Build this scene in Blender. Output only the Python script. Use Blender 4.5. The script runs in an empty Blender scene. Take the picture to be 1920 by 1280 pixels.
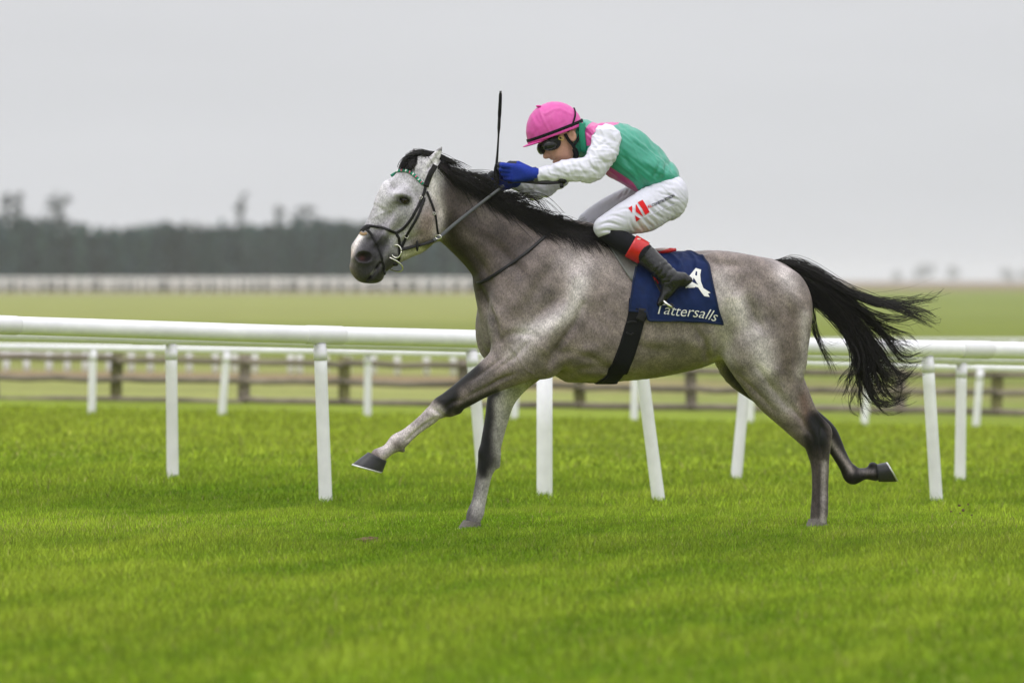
import bpy, bmesh, math, random
import numpy as np
from mathutils import Vector, Matrix
from mathutils.bvhtree import BVHTree

random.seed(7)
rng = np.random.default_rng(11)
scene = bpy.context.scene
COL = scene.collection

# ------------------------------------------------------------------ camera
CAM_Z = 1.279          # eye height of the photographer
DIST = 44.0            # distance to the horse
S = 16000.0 / DIST     # photograph pixels per metre at the horse
cam_data = bpy.data.cameras.new("camera")
cam = bpy.data.objects.new("camera", cam_data)
COL.objects.link(cam)
cam.location = (0, 0, CAM_Z)
cam.rotation_euler = (math.radians(90), 0, 0)
cam_data.sensor_width = 36.0
cam_data.lens = 300.0
cam_data.shift_y = -(640 - 525) / 1920.0
cam_data.clip_start = 0.5
cam_data.clip_end = 40000
cam_data.dof.use_dof = True
cam_data.dof.focus_distance = DIST - 0.25
cam_data.dof.aperture_fstop = 4.4
scene.camera = cam

# ------------------------------------------------------------------ overcast sky
SUN_EL, SUN_AZ = math.radians(66), math.radians(215)
world = bpy.data.worlds.new("World")
scene.world = world
world.use_nodes = True
nt = world.node_tree
nt.nodes.clear()
out = nt.nodes.new("ShaderNodeOutputWorld")
bg = nt.nodes.new("ShaderNodeBackground")
bg.inputs["Strength"].default_value = 0.1
sky = nt.nodes.new("ShaderNodeTexSky")
sky.sky_type = 'NISHITA'
sky.sun_disc = False
sky.sun_elevation = SUN_EL
sky.sun_rotation = SUN_AZ
sky.dust_density = 3.0
hsv = nt.nodes.new("ShaderNodeHueSaturation")
hsv.inputs["Saturation"].default_value = 0.12
nt.links.new(sky.outputs[0], hsv.inputs["Color"])
tc = nt.nodes.new("ShaderNodeTexCoord")
sep = nt.nodes.new("ShaderNodeSeparateXYZ")
nt.links.new(tc.outputs["Generated"], sep.inputs[0])
mr = nt.nodes.new("ShaderNodeMapRange")          # an overcast sky is about three times brighter overhead
mr.inputs["From Min"].default_value = 0.0
mr.inputs["From Max"].default_value = 1.0
mr.inputs["To Min"].default_value = 1.0
mr.inputs["To Max"].default_value = 3.0
nt.links.new(sep.outputs["Z"], mr.inputs["Value"])
cn = nt.nodes.new("ShaderNodeTexNoise")           # faint cloud structure
cmap = nt.nodes.new("ShaderNodeMapping")
cmap.inputs["Scale"].default_value = (1.5, 1.5, 9.0)
nt.links.new(tc.outputs["Generated"], cmap.inputs["Vector"])
nt.links.new(cmap.outputs[0], cn.inputs["Vector"])
cn.inputs["Scale"].default_value = 4.2
cn.inputs["Detail"].default_value = 3.0
cr = nt.nodes.new("ShaderNodeMapRange")
cr.inputs["To Min"].default_value = 0.84
cr.inputs["To Max"].default_value = 1.16
nt.links.new(cn.outputs["Fac"], cr.inputs["Value"])
mm = nt.nodes.new("ShaderNodeMath"); mm.operation = 'MULTIPLY'
nt.links.new(mr.outputs[0], mm.inputs[0]); nt.links.new(cr.outputs[0], mm.inputs[1])
oc = nt.nodes.new("ShaderNodeVectorMath"); oc.operation = 'SCALE'
oc.inputs[0].default_value = (6.75, 6.80, 7.10)
nt.links.new(mm.outputs[0], oc.inputs["Scale"])
mixs = nt.nodes.new("ShaderNodeMix"); mixs.data_type = 'RGBA'
mixs.inputs["Factor"].default_value = 0.92
nt.links.new(hsv.outputs[0], mixs.inputs["A"])
nt.links.new(oc.outputs[0], mixs.inputs["B"])
nt.links.new(mixs.outputs["Result"], bg.inputs["Color"])
nt.links.new(bg.outputs[0], out.inputs["Surface"])

sd = bpy.data.lights.new("sun", 'SUN')
sd.energy = 0.9
sd.angle = math.radians(35)
sd.color = (1.0, 0.97, 0.93)
sun = bpy.data.objects.new("sun", sd)
COL.objects.link(sun)
sdir = Vector((math.sin(SUN_AZ) * math.cos(SUN_EL), math.cos(SUN_AZ) * math.cos(SUN_EL), math.sin(SUN_EL)))
sun.rotation_euler = sdir.to_track_quat('Z', 'Y').to_euler()
sun.location = (0, 30, 30)

vs = scene.view_settings
vs.view_transform = 'Standard'
vs.look = 'None'
vs.exposure = 0.0
vs.gamma = 1.0
vs.use_curve_mapping = False
scene.render.engine = 'CYCLES'
scene.cycles.use_denoising = True
scene.cycles.max_bounces = 6
scene.cycles.diffuse_bounces = 3
scene.cycles.glossy_bounces = 2
scene.cycles.transmission_bounces = 4
scene.cycles.transparent_max_bounces = 4
scene.cycles.volume_bounces = 1

# ------------------------------------------------------------------ helpers: objects and materials
def lin(r, g, b):
    f = lambda c: (c / 255 / 12.92) if c <= 10 else ((c / 255 + 0.055) / 1.055) ** 2.4
    return (f(r), f(g), f(b))

def empty(name, loc, label=None, cat=None, group=None):
    o = bpy.data.objects.new(name, None)
    COL.objects.link(o)
    o.location = loc
    o.empty_display_size = 0.1
    tag(o, label, cat, group)
    return o

def tag(o, label=None, cat=None, group=None, kind=None):
    if label: o["label"] = label
    if cat: o["category"] = cat
    if group: o["group"] = group
    if kind: o["kind"] = kind
    return o

def world_loc(o):
    v = Vector((0, 0, 0))
    while o is not None:
        v = v + Vector(o.location)
        o = o.parent
    return v

def mesh_np(name, V, quads=None, tris=None, smooth=True, color=None):
    """fast mesh from numpy arrays"""
    me = bpy.data.meshes.new(name)
    V = np.asarray(V, dtype=np.float32)
    nq = 0 if quads is None else len(quads)
    ntr = 0 if tris is None else len(tris)
    loops = []
    if nq: loops.append(np.asarray(quads, dtype=np.int32).ravel())
    if ntr: loops.append(np.asarray(tris, dtype=np.int32).ravel())
    L = np.concatenate(loops) if loops else np.zeros(0, np.int32)
    me.vertices.add(len(V)); me.vertices.foreach_set("co", V.ravel())
    me.loops.add(len(L)); me.loops.foreach_set("vertex_index", L)
    me.polygons.add(nq + ntr)
    st = np.concatenate([np.arange(nq) * 4, nq * 4 + np.arange(ntr) * 3]).astype(np.int32)
    me.polygons.foreach_set("loop_start", st)
    me.update(calc_edges=True)
    if smooth:
        me.polygons.foreach_set("use_smooth", np.ones(nq + ntr, bool))
    if color is not None:
        at = me.color_attributes.new("Col", 'FLOAT_COLOR', 'POINT')
        c4 = np.ones((len(V), 4), np.float32); c4[:, :3] = color
        at.data.foreach_set("color", c4.ravel())
    return me

def obj_from(name, me, mat, parent=None, origin=None):
    """links a mesh whose vertices are in world metres; the vertices are moved into the parent's frame"""
    o = bpy.data.objects.new(name, me)
    COL.objects.link(o)
    off = np.zeros(3)
    if parent is not None:
        o.parent = parent
        off = np.array(world_loc(parent))
    if origin is not None:
        o.location = Vector(origin) - Vector(off)
        off = np.array(origin)
    if np.any(off):
        n = len(me.vertices)
        a = np.empty(n * 3, np.float32); me.vertices.foreach_get("co", a)
        a = a.reshape(-1, 3) - off.astype(np.float32)
        me.vertices.foreach_set("co", a.ravel())
    if mat is not None:
        me.materials.append(mat)
    return o

def mat(name, col, rough=0.6, spec=0.3, var=0.12, scale=60.0, bump=0.0, bscale=120.0, metal=0.0, attr=False, sheen=0.0,
        stretch=(1, 1, 1), coat=0.0, trans=0.0, bdist=0.002, detail=4.0, var2=0.0, scale2=6.0):
    m = bpy.data.materials.new(name)
    m.use_nodes = True
    n = m.node_tree; N = n.nodes
    b = N["Principled BSDF"]
    b.inputs["Roughness"].default_value = rough
    b.inputs["Specular IOR Level"].default_value = spec
    b.inputs["Metallic"].default_value = metal
    b.inputs["Coat Weight"].default_value = coat
    if sheen:
        b.inputs["Sheen Weight"].default_value = sheen
        b.inputs["Sheen Roughness"].default_value = 0.4
    t = N.new("ShaderNodeTexCoord")
    mp = N.new("ShaderNodeMapping"); mp.inputs["Scale"].default_value = stretch
    n.links.new(t.outputs["Object"], mp.inputs["Vector"])
    nz = N.new("ShaderNodeTexNoise"); nz.inputs["Scale"].default_value = scale; nz.inputs["Detail"].default_value = detail
    n.links.new(mp.outputs[0], nz.inputs["Vector"])
    r = N.new("ShaderNodeMapRange")
    r.inputs["From Min"].default_value = 0.25; r.inputs["From Max"].default_value = 0.75
    r.inputs["To Min"].default_value = 1 - var; r.inputs["To Max"].default_value = 1 + var
    n.links.new(nz.outputs["Fac"], r.inputs["Value"])
    fac = r.outputs[0]
    if var2:
        nz2 = N.new("ShaderNodeTexNoise"); nz2.inputs["Scale"].default_value = scale2; nz2.inputs["Detail"].default_value = 3
        n.links.new(t.outputs["Object"], nz2.inputs["Vector"])
        r2 = N.new("ShaderNodeMapRange")
        r2.inputs["From Min"].default_value = 0.3; r2.inputs["From Max"].default_value = 0.7
        r2.inputs["To Min"].default_value = 1 - var2; r2.inputs["To Max"].default_value = 1 + var2
        n.links.new(nz2.outputs["Fac"], r2.inputs["Value"])
        mu = N.new("ShaderNodeMath"); mu.operation = 'MULTIPLY'
        n.links.new(fac, mu.inputs[0]); n.links.new(r2.outputs[0], mu.inputs[1])
        fac = mu.outputs[0]
    vm = N.new("ShaderNodeVectorMath"); vm.operation = 'SCALE'
    if attr:
        a = N.new("ShaderNodeAttribute"); a.attribute_name = "Col"
        n.links.new(a.outputs["Color"], vm.inputs[0])
    else:
        vm.inputs[0].default_value = col[:3]
    n.links.new(fac, vm.inputs["Scale"])
    n.links.new(vm.outputs[0], b.inputs["Base Color"])
    if bump:
        bn = N.new("ShaderNodeTexNoise"); bn.inputs["Scale"].default_value = bscale; bn.inputs["Detail"].default_value = 3
        n.links.new(mp.outputs[0], bn.inputs["Vector"])
        bp = N.new("ShaderNodeBump"); bp.inputs["Strength"].default_value = bump; bp.inputs["Distance"].default_value = bdist
        n.links.new(bn.outputs["Fac"], bp.inputs["Height"])
        n.links.new(bp.outputs[0], b.inputs["Normal"])
    if trans:
        tr = N.new("ShaderNodeBsdfTranslucent")
        n.links.new(vm.outputs[0], tr.inputs["Color"])
        mx = N.new("ShaderNodeMixShader"); mx.inputs[0].default_value = trans
        n.links.new(b.outputs[0], mx.inputs[1]); n.links.new(tr.outputs[0], mx.inputs[2])
        n.links.new(mx.outputs[0], N["Material Output"].inputs["Surface"])
    return m

# photograph pixels at the horse's plane -> metres (w = pixels towards the camera)
def P2W(p):
    p = np.asarray(p, dtype=np.float64)
    o = np.empty_like(p)
    o[..., 0] = (p[..., 0] - 960) / S
    o[..., 1] = DIST - p[..., 2] / S
    o[..., 2] = CAM_Z - (p[..., 1] - 525) / S
    return o

def sstep(a, b, x):
    t = np.clip((x - a) / (b - a), 0, 1)
    return t * t * (3 - 2 * t)

def catmull(P, n):
    P = np.asarray(P, dtype=np.float64)
    if len(P) < 3:
        t = np.linspace(0, 1, n)[:, None]
        return P[0] * (1 - t) + P[-1] * t
    Q = np.vstack([2 * P[0] - P[1], P, 2 * P[-1] - P[-2]])
    m = len(P) - 1
    T = np.linspace(0, m, n)
    i = np.minimum(T.astype(int), m - 1); f = (T - i)[:, None]
    p0, p1, p2, p3 = Q[i], Q[i + 1], Q[i + 2], Q[i + 3]
    return 0.5 * (2 * p1 + (p2 - p0) * f + (2 * p0 - 5 * p1 + 4 * p2 - p3) * f ** 2 + (3 * p1 - p0 - 3 * p2 + p3) * f ** 3)

# ------------------------------------------------------------------ signed-distance modelling
class Field:
    def __init__(s, lo, hi, h, warpk=None):
        s.lo = np.array(lo, float); s.h = h
        s.n = np.ceil((np.array(hi, float) - s.lo) / h).astype(int) + 1
        s.ax = [s.lo[i] + h * np.arange(s.n[i]) for i in range(3)]
        s.F = np.full(s.n, 500.0, np.float32)
        s.warpk = warpk

    def box(s, lo, hi):
        a = np.clip(np.floor((np.array(lo) - s.lo) / s.h).astype(int), 0, s.n - 1)
        b = np.clip(np.ceil((np.array(hi) - s.lo) / s.h).astype(int) + 1, 1, s.n)
        return tuple(slice(a[i], b[i]) for i in range(3))

    def put(s, sl, f, k, op):
        G = s.F[sl]
        f = f.astype(np.float32)
        if op == 'sub':
            f = -f
            h = np.maximum(k - np.abs(G - f), 0) / k
            s.F[sl] = np.maximum(G, f) + h * h * k * 0.25
        elif op == 'and':
            s.F[sl] = np.maximum(G, f)
        else:
            h = np.maximum(k - np.abs(G - f), 0) / k
            s.F[sl] = np.minimum(G, f) - h * h * k * 0.25

    def tube(s, pts, k=8.0, op='add', n=None):
        """pts: (u, v, in-plane radius, depth radius, w)"""
        P = np.array(pts, float)
        if s.warpk is not None:
            P[:, 0] -= s.warpk(P[:, 0], P[:, 1]) * P[:, 4]
        P = catmull(P, n or (len(P) - 1) * 6 + 1)
        P[:, 2:4] = np.maximum(P[:, 2:4], 0.8)
        m = P[:, 2].max() + k + 3 * s.h; mw = P[:, 3].max() + k + 3 * s.h
        sl = s.box((P[:, 0].min() - m, P[:, 1].min() - m, P[:, 4].min() - mw), (P[:, 0].max() + m, P[:, 1].max() + m, P[:, 4].max() + mw))
        U = s.ax[0][sl[0]][:, None]; V = s.ax[1][sl[1]][None, :]; W = s.ax[2][sl[2]]
        if U.size == 0 or V.size == 0 or W.size == 0: return
        best = np.full((U.shape[0], V.shape[1]), 1e9); att = np.zeros(best.shape + (3,))
        for i in range(len(P) - 1):
            a, b = P[i], P[i + 1]
            du, dv = b[0] - a[0], b[1] - a[1]
            L = du * du + dv * dv + 1e-9
            t = np.clip(((U - a[0]) * du + (V - a[1]) * dv) / L, 0, 1)
            d = np.hypot(U - a[0] - t * du, V - a[1] - t * dv)
            q = d < best
            best = np.where(q, d, best)
            for j in range(3):
                att[..., j] = np.where(q, a[2 + j] + t * (b[2 + j] - a[2 + j]), att[..., j])
        A, B, C = att[..., 0][..., None], att[..., 1][..., None], att[..., 2][..., None]
        x = (best[..., None] / A); y = (W[None, None, :] - C) / B
        k0 = np.sqrt(x * x + y * y)
        k1 = np.sqrt((x / A) ** 2 + (y / B) ** 2) + 1e-9
        f = np.where(k0 < 1e-4, -np.minimum(A, B), k0 * (k0 - 1) / k1)
        s.put(sl, f, k, op)

    def ell(s, c, r, ang=0.0, k=8.0, op='add', cut=None):
        c = np.array(c, float)
        if s.warpk is not None:
            c[0] -= float(s.warpk(np.array(c[0]), np.array(c[1]))) * c[2]
        m = max(r[0], r[1]) + k + 3 * s.h
        sl = s.box((c[0] - m, c[1] - m, c[2] - r[2] - k - 3 * s.h), (c[0] + m, c[1] + m, c[2] + r[2] + k + 3 * s.h))
        U = s.ax[0][sl[0]][:, None, None] - c[0]; V = s.ax[1][sl[1]][None, :, None] - c[1]; W = s.ax[2][sl[2]][None, None, :] - c[2]
        ca, sa = math.cos(ang), math.sin(ang)
        x, y, z = (U * ca + V * sa) / r[0], (-U * sa + V * ca) / r[1], W / r[2]
        k0 = np.sqrt(x * x + y * y + z * z)
        k1 = np.sqrt((x / r[0]) ** 2 + (y / r[1]) ** 2 + (z / r[2]) ** 2) + 1e-9
        f = np.where(k0 < 1e-4, -min(r), k0 * (k0 - 1) / k1)
        if cut is not None:       # keep only the half space  y_local < cut
            f = np.maximum(f, (-U * sa + V * ca) - cut + 0 * W)
        s.put(sl, f, k, op)

    def cap(s, a, b, ra, rb, k=3.0, op='add'):
        a = np.array(a, float); b = np.array(b, float)
        if s.warpk is not None:
            for q in (a, b): q[0] -= float(s.warpk(np.array(q[0]), np.array(q[1]))) * q[2]
        m = max(ra, rb) + k + 3 * s.h
        sl = s.box(np.minimum(a, b) - m, np.maximum(a, b) + m)
        U = s.ax[0][sl[0]][:, None, None]; V = s.ax[1][sl[1]][None, :, None]; W = s.ax[2][sl[2]][None, None, :]
        d = b - a; L = (d * d).sum() + 1e-9
        t = np.clip(((U - a[0]) * d[0] + (V - a[1]) * d[1] + (W - a[2]) * d[2]) / L, 0, 1)
        f = np.sqrt((U - a[0] - t * d[0]) ** 2 + (V - a[1] - t * d[1]) ** 2 + (W - a[2] - t * d[2]) ** 2) - (ra + t * (rb - ra))
        s.put(sl, f, k, op)

    def mesh(s):
        """naive surface nets"""
        F = s.F; I = F < 0
        n = np.array(F.shape) - 1
        cnt = np.zeros(n, np.int8)
        for dx in (0, 1):
            for dy in (0, 1):
                for dz in (0, 1):
                    cnt += I[dx:dx + n[0], dy:dy + n[1], dz:dz + n[2]]
        act = (cnt > 0) & (cnt < 8)
        ci = np.argwhere(act)
        idx = np.full(n, -1, np.int32); idx[act] = np.arange(len(ci))
        acc = np.zeros((len(ci), 3)); num = np.zeros(len(ci))
        cor = [np.array((x, y, z)) for x in (0, 1) for y in (0, 1) for z in (0, 1)]
        val = {tuple(c): F[ci[:, 0] + c[0], ci[:, 1] + c[1], ci[:, 2] + c[2]] for c in cor}
        for c in cor:
            for a in range(3):
                if c[a] == 0:
                    d = c.copy(); d[a] = 1
                    f0, f1 = val[tuple(c)], val[tuple(d)]
                    x = (f0 < 0) != (f1 < 0)
                    t = np.where(x, f0 / np.where(x, f0 - f1, 1), 0)
                    p = np.repeat(c[None, :].astype(float), len(ci), 0)
                    p[:, a] += t
                    acc[x] += p[x]; num[x] += 1
        V = s.lo + s.h * (ci + acc / num[:, None])
        Q = []
        for a in range(3):
            b, c = (a + 1) % 3, (a + 2) % 3
            sl0 = [slice(0, n[0]), slice(0, n[1]), slice(0, n[2])]
            I0 = I[tuple(sl0)]
            sl1 = list(sl0); sl1[a] = slice(1, n[a] + 1)
            I1 = I[tuple(sl1)]
            x = I0 != I1
            e = np.argwhere(x)
            e = e[(e[:, b] > 0) & (e[:, c] > 0)]
            if not len(e): continue
            def g(db, dc):
                q = e.copy(); q[:, b] -= db; q[:, c] -= dc
                return idx[q[:, 0], q[:, 1], q[:, 2]]
            quad = np.stack([g(1, 1), g(0, 1), g(0, 0), g(1, 0)], 1)
            flip = ~I0[e[:, 0], e[:, 1], e[:, 2]]
            quad[flip] = quad[flip][:, ::-1]
            quad = quad[(quad >= 0).all(1)]
            Q.append(quad)
        Q = np.vstack(Q)
        return V, Q

def relax(V, Q, it=1, lam=0.5):
    e = np.vstack([Q[:, [0, 1]], Q[:, [1, 2]], Q[:, [2, 3]], Q[:, [3, 0]]])
    for _ in range(it):
        A = np.zeros_like(V); c = np.zeros(len(V))
        for j in range(3):
            A[:, j] = np.bincount(e[:, 0], V[e[:, 1], j], len(V)) + np.bincount(e[:, 1], V[e[:, 0], j], len(V))
        c = np.bincount(e[:, 0], minlength=len(V)) + np.bincount(e[:, 1], minlength=len(V))
        V = V + lam * (A / np.maximum(c, 1)[:, None] - V)
    return V

def vnormals(V, Q):
    fn = np.cross(V[Q[:, 2]] - V[Q[:, 0]], V[Q[:, 3]] - V[Q[:, 1]])
    N = np.zeros_like(V)
    for c in range(4):
        for j in range(3):
            N[:, j] += np.bincount(Q[:, c], fn[:, j], len(V))
    return N / (np.linalg.norm(N, axis=1, keepdims=True) + 1e-9)

def seg_dist(U, V, poly):
    best = np.full(U.shape, 1e9); par = np.zeros(U.shape)
    n = len(poly) - 1
    for i in range(n):
        a, b = poly[i], poly[i + 1]
        du, dv = b[0] - a[0], b[1] - a[1]
        t = np.clip(((U - a[0]) * du + (V - a[1]) * dv) / (du * du + dv * dv + 1e-9), 0, 1)
        d = np.hypot(U - a[0] - t * du, V - a[1] - t * dv)
        q = d < best
        best = np.where(q, d, best); par = np.where(q, (i + t) / n, par)
    return best, par

def in_poly(U, V, poly):
    r = np.zeros(U.shape, bool); n = len(poly)
    for i in range(n):
        x0, y0 = poly[i]; x1, y1 = poly[(i + 1) % n]
        c = ((y0 > V) != (y1 > V)) & (U < (x1 - x0) * (V - y0) / ((y1 - y0) + 1e-12) + x0)
        r ^= c
    return r

_fw = rng.normal(size=(40, 3)); _fp = rng.uniform(0, 6.28, 40)
def vnoise(p, scale, octs=3, seed=0):
    """cheap smooth noise from sums of warped sines, about -1..1; p (...,3)"""
    out = np.zeros(p.shape[:-1]); amp = 1.0; tot = 0
    q = p / scale
    for o in range(octs):
        s = 0
        for j in range(4):
            w = _fw[(seed * 7 + o * 4 + j) % 40]; ph = _fp[(seed * 5 + o * 4 + j) % 40]
            s = s + np.sin(q @ w * 1.7 + ph + 1.3 * np.sin(q @ np.roll(w, 1) * 0.9 + ph * 2))
        out += amp * s / 3.0; tot += amp; amp *= 0.5; q = q * 2.1
    return out / tot

def ridged(p, scale, seed=0, sharp=4.0):
    """thin creases: 0 almost everywhere, towards 1 along wandering lines; scale may be a vector"""
    n = vnoise(p / np.asarray(scale, float), 1.0, 2, seed)
    return np.clip(1 - np.abs(n) * 2.2, 0, 1) ** sharp

def folds(p, ang, along, across, seed=0):
    """long folds: noise stretched along the in-plane direction ang"""
    ca, sa = math.cos(ang), math.sin(ang)
    a = (p[:, 0] * ca + p[:, 1] * sa) / along; c = (-p[:, 0] * sa + p[:, 1] * ca) / across
    n = vnoise(np.stack([a, c, p[:, 2] / (across * 3)], -1), 1.0, 2, seed)
    return 1.3 * (0.42 - np.abs(n))

# ------------------------------------------------------------------ sweep helpers
def bm_object(name, bm, m, parent=None, smooth=True, origin=None):
    me = bpy.data.meshes.new(name)
    bmesh.ops.recalc_face_normals(bm, faces=bm.faces)
    bm.to_mesh(me); bm.free()
    if smooth:
        me.polygons.foreach_set("use_smooth", [True] * len(me.polygons))
    return obj_from(name, me, m, parent, origin)

def sweep(P, R, sides=10, cap=True, squash=None):
    """tube along P (world metres) with radii R -> V, quads, tris"""
    P = np.asarray(P, float); n = len(P); R = np.broadcast_to(np.asarray(R, float), (n,))
    T = np.gradient(P, axis=0); T /= np.linalg.norm(T, axis=1, keepdims=True) + 1e-12
    up = np.array((0, 0, 1.0)) if abs(T[0][2]) < 0.9 else np.array((0, 1.0, 0))
    A = np.cross(T[0], up); A /= np.linalg.norm(A)
    V = []
    for i in range(n):
        A = A - T[i] * (A @ T[i]); A /= np.linalg.norm(A) + 1e-12
        B = np.cross(T[i], A)
        th = np.linspace(0, 2 * math.pi, sides, endpoint=False)
        V.append(P[i] + R[i] * (np.cos(th)[:, None] * A + np.sin(th)[:, None] * B))
    V = np.vstack(V)
    q = []
    i = np.arange(n - 1)[:, None] * sides; j = np.arange(sides)[None, :]; j2 = (j + 1) % sides
    Q = np.stack([i + j, i + j2, i + sides + j2, i + sides + j], -1).reshape(-1, 4)
    Tt = None
    if cap:
        V = np.vstack([V, P[0], P[-1]])
        a, b = len(V) - 2, len(V) - 1
        jj = np.arange(sides); jn = (jj + 1) % sides
        Tt = np.vstack([np.stack([np.full(sides, a), jn, jj], 1), np.stack([np.full(sides, b), (n - 1) * sides + jj, (n - 1) * sides + jn], 1)])
    return V, Q, Tt

def join_parts(parts):
    V, Q, T, o = [], [], [], 0
    for v, q, t in parts:
        V.append(v)
        if q is not None and len(q): Q.append(q + o)
        if t is not None and len(t): T.append(t + o)
        o += len(v)
    return np.vstack(V), (np.vstack(Q) if Q else None), (np.vstack(T) if T else None)

def tube_obj(name, P, R, m, parent=None, sides=12, origin=None):
    V, Q, T = sweep(P, R, sides)
    return obj_from(name, mesh_np(name, V, Q, T), m, parent, origin)

def ribbon(P, N, width, thick):
    """flat strap along P with surface normals N (same units) -> V, Q"""
    P = np.asarray(P, float); N = np.asarray(N, float); n = len(P)
    w = np.broadcast_to(np.asarray(width, float), (n,))[:, None] / 2
    T = np.gradient(P, axis=0); T /= np.linalg.norm(T, axis=1, keepdims=True) + 1e-12
    B = np.cross(T, N); B /= np.linalg.norm(B, axis=1, keepdims=True) + 1e-12
    N2 = np.cross(B, T)
    prof = [(-1, 0), (-1, 0.7), (-0.75, 1), (0.75, 1), (1, 0.7), (1, 0)]
    V = np.stack([P + B * w * a + N2 * thick * b for a, b in prof], 1).reshape(-1, 3)
    k = len(prof)
    i = np.arange(n - 1)[:, None] * k; j = np.arange(k)[None, :]; j2 = (j + 1) % k
    Q = np.stack([i + j, i + j2, i + k + j2, i + k + j], -1).reshape(-1, 4)
    ends = np.array([[0, 1, 2, 5], [2, 3, 4, 5]])
    Q = np.vstack([Q, ends[:, ::-1], ends + (n - 1) * k])
    return V, Q

def strands_mesh(paths, radii, sides=3):
    """paths (s, n, 3) world metres, radii (s, n) -> V, Q"""
    s, n, _ = paths.shape
    T = np.gradient(paths, axis=1); T /= np.linalg.norm(T, axis=2, keepdims=True) + 1e-12
    ref = np.array((0.13, 0.9, 0.2)); ref = ref / np.linalg.norm(ref)
    A = np.cross(T, ref); A /= np.linalg.norm(A, axis=2, keepdims=True) + 1e-9
    B = np.cross(T, A)
    th = np.linspace(0, 2 * math.pi, sides, endpoint=False)
    V = paths[:, :, None, :] + radii[:, :, None, None] * (np.cos(th)[None, None, :, None] * A[:, :, None, :] + np.sin(th)[None, None, :, None] * B[:, :, None, :])
    V = V.reshape(-1, 3)
    base = (np.arange(s) * n * sides)[:, None, None] + (np.arange(n - 1) * sides)[None, :, None]
    j = np.arange(sides)[None, None, :]; j2 = (j + 1) % sides
    Q = np.stack([base + j, base + j2, base + sides + j2, base + sides + j], -1).reshape(-1, 4)
    return V, Q
# ================================================================== THE SETTING
def ground_h(x, y):
    x = np.asarray(x, float); y = np.asarray(y, float)
    return -0.021 * np.clip(x, -9, 9) * sstep(44.5, 49.5, y) * (1 - sstep(92, 140, y)) - (0.012 * sstep(46, 60, y) + 0.032 * sstep(45, 48.5, y)) * (1 - sstep(92, 140, y))

def px_at(u, v, y):
    """point on the view ray of photograph pixel (u, v) at depth y"""
    return np.array(((u - 960) * y / 16000, y, CAM_Z - (v - 525) * y / 16000))

# ---- ground: one sheet out to the horizon
xs = np.concatenate([-np.geomspace(14000, 14, 40), np.linspace(-12, 12, 97), np.geomspace(14, 14000, 40)])
ys = np.concatenate([np.linspace(-60, 20, 9), np.linspace(22, 60, 153), np.linspace(61, 140, 160), np.geomspace(143, 2400, 190), np.geomspace(2500, 16000, 26)])
GX, GY = np.meshgrid(xs, ys, indexing='ij')
GZ = ground_h(GX, GY)
GV = np.stack([GX, GY, GZ], -1).reshape(-1, 3)
ni, nj = len(xs), len(ys)
ii, jj = np.meshgrid(np.arange(ni - 1), np.arange(nj - 1), indexing='ij')
GQ = np.stack([ii * nj + jj, (ii + 1) * nj + jj, (ii + 1) * nj + jj + 1, ii * nj + jj + 1], -1).reshape(-1, 4)
turf = np.array((0.19, 0.245, 0.026)); pasture = np.array((0.235, 0.248, 0.078)); pasture_r = np.array((0.175, 0.205, 0.050))
heath = np.array((0.20, 0.135, 0.085)); dirt = np.array((0.23, 0.165, 0.10)); verge = np.array((0.15, 0.18, 0.03))
X, Y = GV[:, 0], GV[:, 1]
C = np.repeat(turf[None], len(GV), 0)
def lay(C, col, w):
    return C * (1 - w[:, None]) + np.asarray(col)[None] * w[:, None]
side = sstep(-0.01, 0.045, X / np.maximum(Y, 1))
past = pasture[None] * (1 - side[:, None]) + pasture_r[None] * side[:, None]
wv = sstep(86, 92, Y)
C = C * (1 - wv[:, None]) + past * wv[:, None]
C = lay(C, verge, sstep(120, 150, Y) * (1 - sstep(190, 330, Y)) * 0.75)
C = lay(C, dirt, sstep(101, 104, Y + 0.25 * X) * (1 - sstep(113, 117, Y + 0.25 * X)) * (0.9 - 0.6 * side))
C = lay(C, heath, sstep(770, 800, Y + 0.4 * X) * (1 - sstep(900, 940, Y + 0.4 * X)) * (1 - side))
C = lay(C, (0.27, 0.24, 0.19), sstep(855, 880, Y) * (1 - sstep(1030, 1050, Y)) * (1 - side) * 0.8)
C = lay(C, heath, sstep(1000, 1100, Y) * 0.9)
C = C * (1 + 0.16 * vnoise(np.stack([X / 3, Y, 0 * X], -1), 6.0, 3, 1))[:, None]
m_ground = mat("turf_ground", (0, 0, 0), rough=0.95, spec=0.05, var=0.3, scale=9.0, attr=True, bump=0.6, bscale=40, bdist=0.02, var2=0.15, scale2=0.4)
ground = obj_from("ground", mesh_np("ground", GV, GQ, color=C), m_ground)
tag(ground, "flat green turf of the racecourse running out to the horizon", "ground", kind="structure")

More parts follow.
